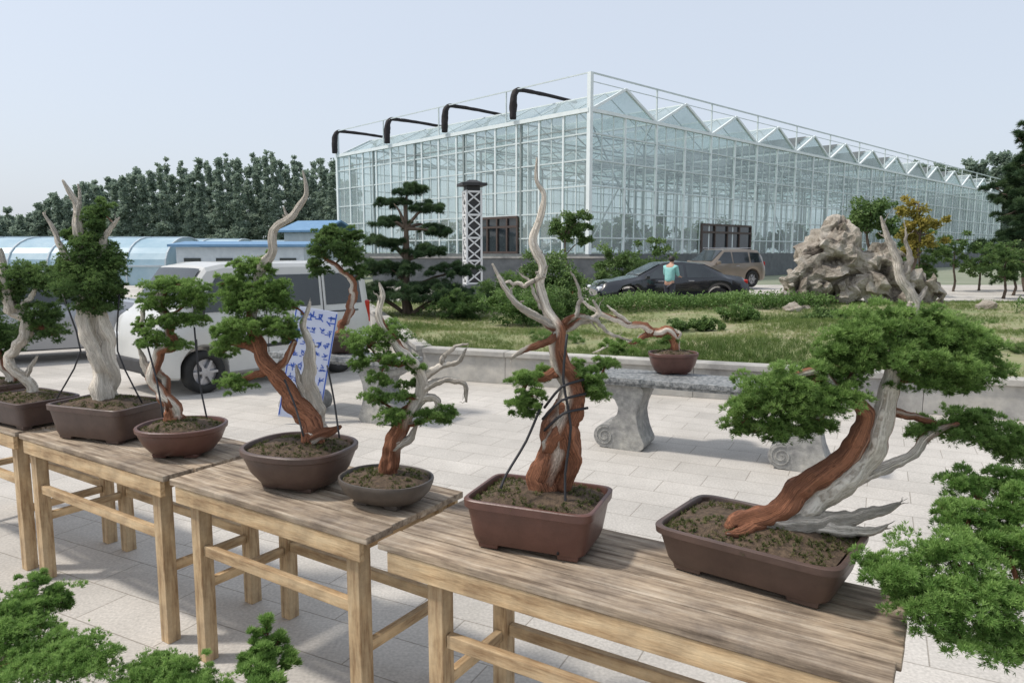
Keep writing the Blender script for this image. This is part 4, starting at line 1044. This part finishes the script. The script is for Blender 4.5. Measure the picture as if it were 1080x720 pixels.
tree('small_tree', 'small leafy tree in a red tub before the greenhouse', 'tree', (2.1, 27.5, .35), 3.0, [((-.3, 0, 2.3), (.7, .6, .45), 500), ((.4, 0, 2.5), (.7, .6, .4), 500), ((0, 0, 2.0), (.6, .6, .3), 300), ((.6, .1, 1.8), (.4, .4, .3), 200)], .12, 'leaf', 'leaf', .07)
for x, y, s in ((2.1, 27.5, .45), (3.5, 28.3, .4), (1.2, 28.6, .35)):
    r = root('flower_tub', 'round red terracotta tub standing before the greenhouse', 'plant pot', (x, y, .004), 0, 'red terracotta tubs'); pot(r, s, s, s*1.1, 2, 'terra', 0, 0, 'bowl')
    if x != 2.1:
        pads_mesh('plant', [((0, 0, s*1.6), (s*.9, s*.9, s*.7), 300)], .12, 'leaf', M['leaf'], r)
tree('maple_tree', 'small tree with yellow green leaves behind the limestone rock', 'tree', (12.9, 23.2, 0), 3.5, [((-.2, 0, 3.0), (.45, .5, .4), 300), ((.35, 0, 2.65), (.55, .5, .4), 320), ((-.3, 0, 2.35), (.55, .5, .35), 300), ((.45, 0, 2.1), (.55, .5, .3), 260), ((0, 0, 1.8), (.55, .5, .3), 220)], .11, 'leaf', 'leaf_y', .08, stray=.4)
tree('leafy_tree', 'round green tree between rock and greenhouse', 'tree', (14.2, 29, 0), 3.8, [((0, 0, 3.2), (1.1, .9, .6), 700), ((-.7, 0, 2.8), (.8, .7, .5), 450), ((.8, 0, 2.7), (.8, .7, .5), 450)], .15, 'leaf', 'leaf', .12)
for i in range(16):
    x = 13.5+i*.95+random.uniform(-.5, .5); y = random.uniform(21, 33); h = random.uniform(1.4, 2.6)
    tree('garden_tree', 'small nursery tree growing in the display garden', 'tree', (x, y, 0), h, [((random.uniform(-.3, .3), random.uniform(-.2, .2), h*k), (.75+.3*random.random(), .6, .34), 300) for k in (.45, .62, .78, .92)], .11, random.choice(('leaf', 'jun')), random.choice(('leaf', 'hedge', 'jun_d', 'leaf')), .06, group='nursery trees in the display garden')
pd = []
for i in range(13):
    z = 2.0+i*.5; rr = 2.0*(1-i/15)+.3
    for k in range(3): pd.append(((random.uniform(-1, 1)*rr*.8, random.uniform(-.6, .6)*rr, z+random.uniform(-.25, .25)), (rr*.5, rr*.45, .24), 330))
tree('cedar_tree', 'tall dark cedar with tiers of drooping branches', 'tree', (22.6, 31.5, 0), 7.8, [((a, b, c*.88), d, n) for (a, b, c), d, n in pd], .18, 'pine', 'pine', .25, stray=.4)
tree('cedar_tree', 'dark conifer standing next to the tall cedar', 'tree', (27.0, 35, 0), 7.0, [((a, b, c*.85), d, n) for (a, b, c), d, n in pd], .2, 'pine', 'pine', .22)
def wood_mass(name, pts, label, leaf=.6, n=150):
    pads = []
    for x, y, h, r in pts:
        for k in range(9):
            t = .08+.108*k
            pads.append(((x+random.uniform(-.2, .2)*r*(1-t), y+random.uniform(-.5, .5), h*t), (r*max(.18, 1.15*(1-t)**.6), r*max(.25, 1-t), h*.085), n*(.5+.8*(1-t))))
    o = pads_mesh(name, pads, leaf, 'leaf', M['far'], blob=.5, tbase=.5, up=1.0, stray=.2); tag(o, label, 'woodland', kind='stuff')
pts = []
for row, (dn, st) in enumerate(((86, 10), (98, 7))):
    px = -90
    while px < 378:
        top = np.interp(px, [-80, 0, 45, 85, 130, 180, 250, 320, 378], [232, 226, 222, 194, 184, 176, 168, 174, 184])+random.uniform(-9, 12)-row*1
        d = dn+random.uniform(-4, 4); p = sight(px, top, d); pts.append((p.x, d, p.z, random.uniform(1.0, 1.6))); px += st
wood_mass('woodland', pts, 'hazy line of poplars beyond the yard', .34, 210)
pts = []
for px in list(range(905, 1180, 12)):
    top = np.interp(px, [905, 940, 1000, 1050, 1180], [182, 168, 176, 160, 150])+random.uniform(-6, 9); d = random.uniform(150, 165); p = sight(px, top, d); pts.append((p.x, d, p.z, random.uniform(3, 5)))
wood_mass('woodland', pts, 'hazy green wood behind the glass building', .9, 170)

# ------------------------------------------------------------ greenhouse
EX = Vector((.725, .689, 0)); EY = Vector((-.689, .725, 0))
gh = root('greenhouse', 'huge white-framed glass greenhouse with saw-tooth roof on dark base', 'greenhouse', (4.2, 40, 0), math.atan2(EX.y, EX.x))
LX, LY, Z0, ZE, RG, NS = 85.0, 26.4, 1.6, 9.3, 1.5, 14
sp = LX/NS
m = MB(); m.box((LX/2, LY/2, Z0/2), (LX+1.2, LY+1.2, Z0)); m.obj('podium', M['podium'], gh)
m = MB()
Zb = Z0+.02
m.quad((0, 0, Zb), (LX, 0, Zb), (LX, 0, ZE), (0, 0, ZE)); m.quad((0, 0, Zb), (0, LY, Zb), (0, LY, ZE), (0, 0, ZE))
m.quad((0, LY, Zb), (LX, LY, Zb), (LX, LY, ZE), (0, LY, ZE)); m.quad((LX, 0, Zb), (LX, LY, Zb), (LX, LY, ZE), (LX, 0, ZE))
for i in range(NS):
    for y in (0, LY): m.add([(i*sp, y, ZE), ((i+1)*sp, y, ZE), ((i+.5)*sp, y, ZE+RG)], [(0, 1, 2)])
m.obj('glass_wall', M['ghglass'], gh)
m = MB()
for i in range(NS):
    m.quad((i*sp, 0, ZE), (i*sp, LY, ZE), ((i+.5)*sp, LY, ZE+RG), ((i+.5)*sp, 0, ZE+RG))
    m.quad(((i+.5)*sp, 0, ZE+RG), ((i+.5)*sp, LY, ZE+RG), ((i+1)*sp, LY, ZE), ((i+1)*sp, 0, ZE))
m.obj('roof', M['ghroof'], gh)
m = MB()   # dark shading cloth lying along some roof slopes
for i in (4, 5, 6, 7, 9, 10):
    m.quad((i*sp+.3, .6, ZE+.12+RG*.1), (i*sp+.3, LY-4, ZE+.12+RG*.1), ((i+.5)*sp-.1, LY-4, ZE+RG+.06), ((i+.5)*sp-.1, .6, ZE+RG+.06))
m.obj('shade_panel', M['shade'], gh)
ZR = 11.25
m = MB()
for x in (0, LX):
    for y in (0, LY): m.bar((x, y, Z0), (x, y, ZR), .24)
n1 = 14
for y in (0, LY):
    for i in range(NS*2+1): m.bar((i*sp/2, y-.02, Z0), (i*sp/2, y-.02, ZE), .13)
    for i in range(NS):
        m.bar((i*sp, y-.03, ZE), ((i+.5)*sp, y-.03, ZE+RG), .14); m.bar(((i+.5)*sp, y-.03, ZE+RG), ((i+1)*sp, y-.03, ZE), .14)
    m.bar((0, y-.04, ZE), (LX, y-.04, ZE), .18)
for i in range(n1+1): m.bar((-.02, i*LY/n1, Z0), (-.02, i*LY/n1, ZE), .12)
m.bar((-.04, 0, ZE), (-.04, LY, ZE), .22)
for i in range(NS+1): m.bar((i*sp, 0, ZE), (i*sp, LY, ZE), .16, .1)
for i in range(NS): m.bar(((i+.5)*sp, 0, ZE+RG), ((i+.5)*sp, LY, ZE+RG), .08)
m.obj('frame', M['frame'], gh)
m = MB()
for y in (0, LY):
    for i in range(NS*6):
        if i % 3: m.bar((i*sp/6, y, Z0), (i*sp/6, y, ZE), .06)
    for z in (2.5, 3.9, 5.3, 6.7, 8.1): m.bar((0, y-.02, z), (LX, y-.02, z), .08)
for i in range(n1): m.bar((0, (i+.5)*LY/n1, Z0), (0, (i+.5)*LY/n1, ZE), .06)
for z in (2.5, 3.9, 5.3, 6.7, 8.1): m.bar((-.02, 0, z), (-.02, LY, z), .08)
for i in range(NS):
    for k in range(9):
        y = (k+.5)*LY/9
        m.bar((i*sp, y, ZE), ((i+.5)*sp, y, ZE+RG), .05); m.bar(((i+.5)*sp, y, ZE+RG), ((i+1)*sp, y, ZE), .05)
m.obj('glazing_bars', M['frame_d'], gh)
m = MB()
for i in range(NS+1):
    for y in (5.3, 10.6, 15.9, 21.2):
        m.bar((i*sp, y, Z0), (i*sp, y, ZE), .14)
        if i < NS:
            m.bar((i*sp, y, ZE-.9), ((i+1)*sp, y, ZE-.9), .08); m.bar((i*sp, y, ZE-.1), ((i+1)*sp, y, ZE-.1), .08)
            for k in range(4): m.bar(((i+k/4)*sp, y, ZE-.9+.8*(k % 2)), ((i+(k+1)/4)*sp, y, ZE-.1-.8*(k % 2)), .05)
    m.bar((i*sp, .2, ZE-.9), (i*sp, LY-.2, ZE-.9), .07)
for k in range(0, NS, 3):
    m.bar((k*sp, .3, Z0), ((k+1)*sp, .3, ZE), .06); m.bar(((k+1)*sp, .3, Z0), (k*sp, .3, ZE), .06)
m.obj('inner_truss', M['truss'], gh)
m = MB()
for i in range(NS+1): m.bar((i*sp, 0, ZE), (i*sp, 0, ZR), .08)
m.bar((0, 0, ZR), (LX, 0, ZR), .08); m.bar((0, 0, ZR-.45), (LX, 0, ZR-.45), .04)
for k in range(5): m.bar((0, k*LY/4, ZE), (0, k*LY/4, ZR), .07)
m.bar((0, 0, ZR), (0, LY, ZR), .06)
m.obj('shade_rail', M['frame_d'], gh)
for s in (5.7, 12.2, 18.9, 26.3):
    m = MB()
    tube(m, [(-.3, s, ZR-1.75), (-.28, s, ZR-1.0), (-.22, s, ZR-.4), (.0, s, ZR-.08), (.4, s, ZR+.02), (2.6, s, ZR+.04), (5.3, s, ZR-.02)], [.20, .24, .21, .16, .13, .11, .10], seg=10, ridge=.05, rough=.06)
    m.obj('rolled_shade', M['black'], gh, smooth=True)
def gdoor(x, y, along, wd, ht, nm='door'):
    m = MB(); g2 = MB()
    ax = Vector((1, 0, 0)) if along == 'x' else Vector((0, 1, 0)); nn = Vector((0, -.12, 0)) if along == 'x' else Vector((-.12, 0, 0))
    o = Vector((x, y, Z0))+nn
    k = 4
    for i in range(k+1): m.bar(o+ax*(wd*i/k), o+ax*(wd*i/k)+Vector((0, 0, ht)), .12)
    for z in (0.08, ht*.74, ht): m.bar(o+Vector((0, 0, z)), o+ax*wd+Vector((0, 0, z)), .13)
    d = m.obj(nm, M['door'], gh)
    g2.quad(o-nn*.3, o+ax*wd-nn*.3, o+ax*wd-nn*.3+Vector((0, 0, ht)), o-nn*.3+Vector((0, 0, ht))); g2.obj('glass_pane', M['cglass'], d)
gdoor(0, 5.5, 'y', 3.6, 2.2); gdoor(11.2, 0, 'x', 6.4, 1.9)
pads = [((random.uniform(2, LX*.8), random.uniform(2, LY-2), Z0+random.uniform(.5, 1.8)), (random.uniform(.8, 2.4), 1.2, random.uniform(.5, 1.5)), 120) for i in range(150)]
o = pads_mesh('indoor_plants', pads, .3, 'leaf', M['jun_d'], gh)
an = root('annexe_wall', 'dark stone terrace wall in front of the greenhouse entrance', 'wall', (-4.5, 36.5, 0), math.radians(0))
m = MB(); m.box((3.5, 0, .7), (12, .4, 1.4)); m.obj('wall', M['podium'], an, bevel=.02); m = MB(); m.box((3.5, 0, 1.45), (12.2, .55, .1)); m.obj('coping', M['conc'], an)

# ------------------------------------------------------------ street lamp
lp = root('street_lamp', 'square pillar lamp with white lattice panels and dark cap', 'street lamp', (-1.5, 27.5, 0), .3)
m = MB(); m.box((0, 0, .25), (.8, .8, .5)); m.obj('base', M['podium'], lp, bevel=.02)
m = MB(); m.box((0, 0, 2.25), (.50, .50, 3.4)); m.obj('post', M['trim'], lp)
m = MB()
for x in (-.28, .28):
    for y in (-.28, .28): m.bar((x, y, .5), (x, y, 4.0), .07)
for z in (.55, 1.4, 2.25, 3.1, 3.95):
    for s in (-.28, .28): m.bar((-.28, s, z), (.28, s, z), .07); m.bar((s, -.28, z), (s, .28, z), .07)
for i in range(8):
    z = .6+i*.42
    for s in (-.275, .275):
        m.bar((-.26, s, z), (.26, s, z+.42), .05); m.bar((.26, s, z), (-.26, s, z+.42), .05)
        m.bar((s, -.26, z), (s, .26, z+.42), .05); m.bar((s, .26, z), (s, -.26, z+.42), .05)
m.obj('lattice', M['white'], lp)
m = MB(); m.box((0, 0, 4.08), (.5, .5, .16)); m.box((0, 0, 4.22), (.95, .95, .1)); m.box((0, 0, 4.33), (.7, .7, .12), None, .4); m.obj('cap', M['trim'], lp)

# ------------------------------------------------------------ sheds and tunnels
def shed(loc, rz, L, Wd, h, label, rh=.5):
    r = root('shed', label, 'shed', loc, rz, 'blue-roofed sheds')
    m = MB(); m.box((0, 0, h/2), (L, Wd, h)); m.obj('wall', M['shedw'], r)
    m = MB(); y = Wd/2+.3; x = L/2+.3
    V = [(-x, -y, h+.02), (x, -y, h+.02), (x, y, h+.02), (-x, y, h+.02), (-x, 0, h+rh), (x, 0, h+rh)]
    V += [(a, b, c+.12) for a, b, c in V]
    m.add(V, [(0, 1, 5, 4), (2, 3, 4, 5), (6, 7, 11, 10)[::1], (8, 9, 10, 11), (0, 1, 7, 6), (2, 3, 9, 8), (1, 5, 11, 7), (5, 2, 8, 11), (0, 4, 10, 6), (4, 3, 9, 10)]); m.obj('roof', M['roofblue'], r)
    for k in range(4):
        m = MB(); m.box((0, 0, 0), (L*.13, .05, .5)); o = m.obj('window', M['cglass'], r); o.location = (-L/2+L*(k+.5)/4, -Wd/2-.02, h*.6)
shed((-13.6, 38, 0), .06, 6.2, 4, 1.95, 'low pale shed with flat blue metal roof', .2)
shed((-12.4, 47, 0), -.3, 2.6, 4, 2.9, 'small tall white shed with blue pitched roof', .7)
for i, (x, y, L) in enumerate(((-30, 40, 24), (-30, 46, 26), (-28, 52, 26))):
    r = root('poly_tunnel', 'long low pale blue film tunnel with metal hoops', 'poly tunnel', (x, y, 0), .03, 'film tunnels side by side')
    V = []; Fc = []; n = 14; zt = 1.0; rr_ = 1.5; ry_ = 2.9
    for j in range(2):
        for k in range(n+1):
            a = math.pi*k/n; V.append(((j-.5)*L, math.cos(a)*ry_, zt+math.sin(a)*rr_))
    for k in range(n): Fc.append((k, k+n+1, k+n+2, k+1))
    V += [(-L/2, -ry_, 0), (L/2, -ry_, 0), (-L/2, ry_, 0), (L/2, ry_, 0)]
    b = 2*(n+1)
    Fc += [(n, 2*n+1, b+1, b), (n+1, 0, b+2, b+3), tuple([b+2]+list(range(0, n+1))+[b]), tuple([b+1]+list(range(2*n+1, n, -1))+[b+3])]
    m = MB(); m.add(V, Fc); m.obj('film', M['poly'], r)
    m = MB()
    nh = 13
    for j in range(nh):
        x0 = -L/2+L*j/(nh-1)
        m.bar((x0, -ry_-.03, 0), (x0, -ry_-.03, zt), .07)
        for k in range(n):
            a = math.pi*k/n; c = math.pi*(k+1)/n
            m.bar((x0, math.cos(a)*(ry_+.03), zt+math.sin(a)*(rr_+.03)), (x0, math.cos(c)*(ry_+.03), zt+math.sin(c)*(rr_+.03)), .07)
    m.bar((-L/2, -ry_-.03, zt), (L/2, -ry_-.03, zt), .09); m.bar((-L/2, 0, zt+rr_+.03), (L/2, 0, zt+rr_+.03), .07)
    m.obj('hoops', M['shedw'], r)
print('OBJECT COUNT', len(bpy.data.objects))
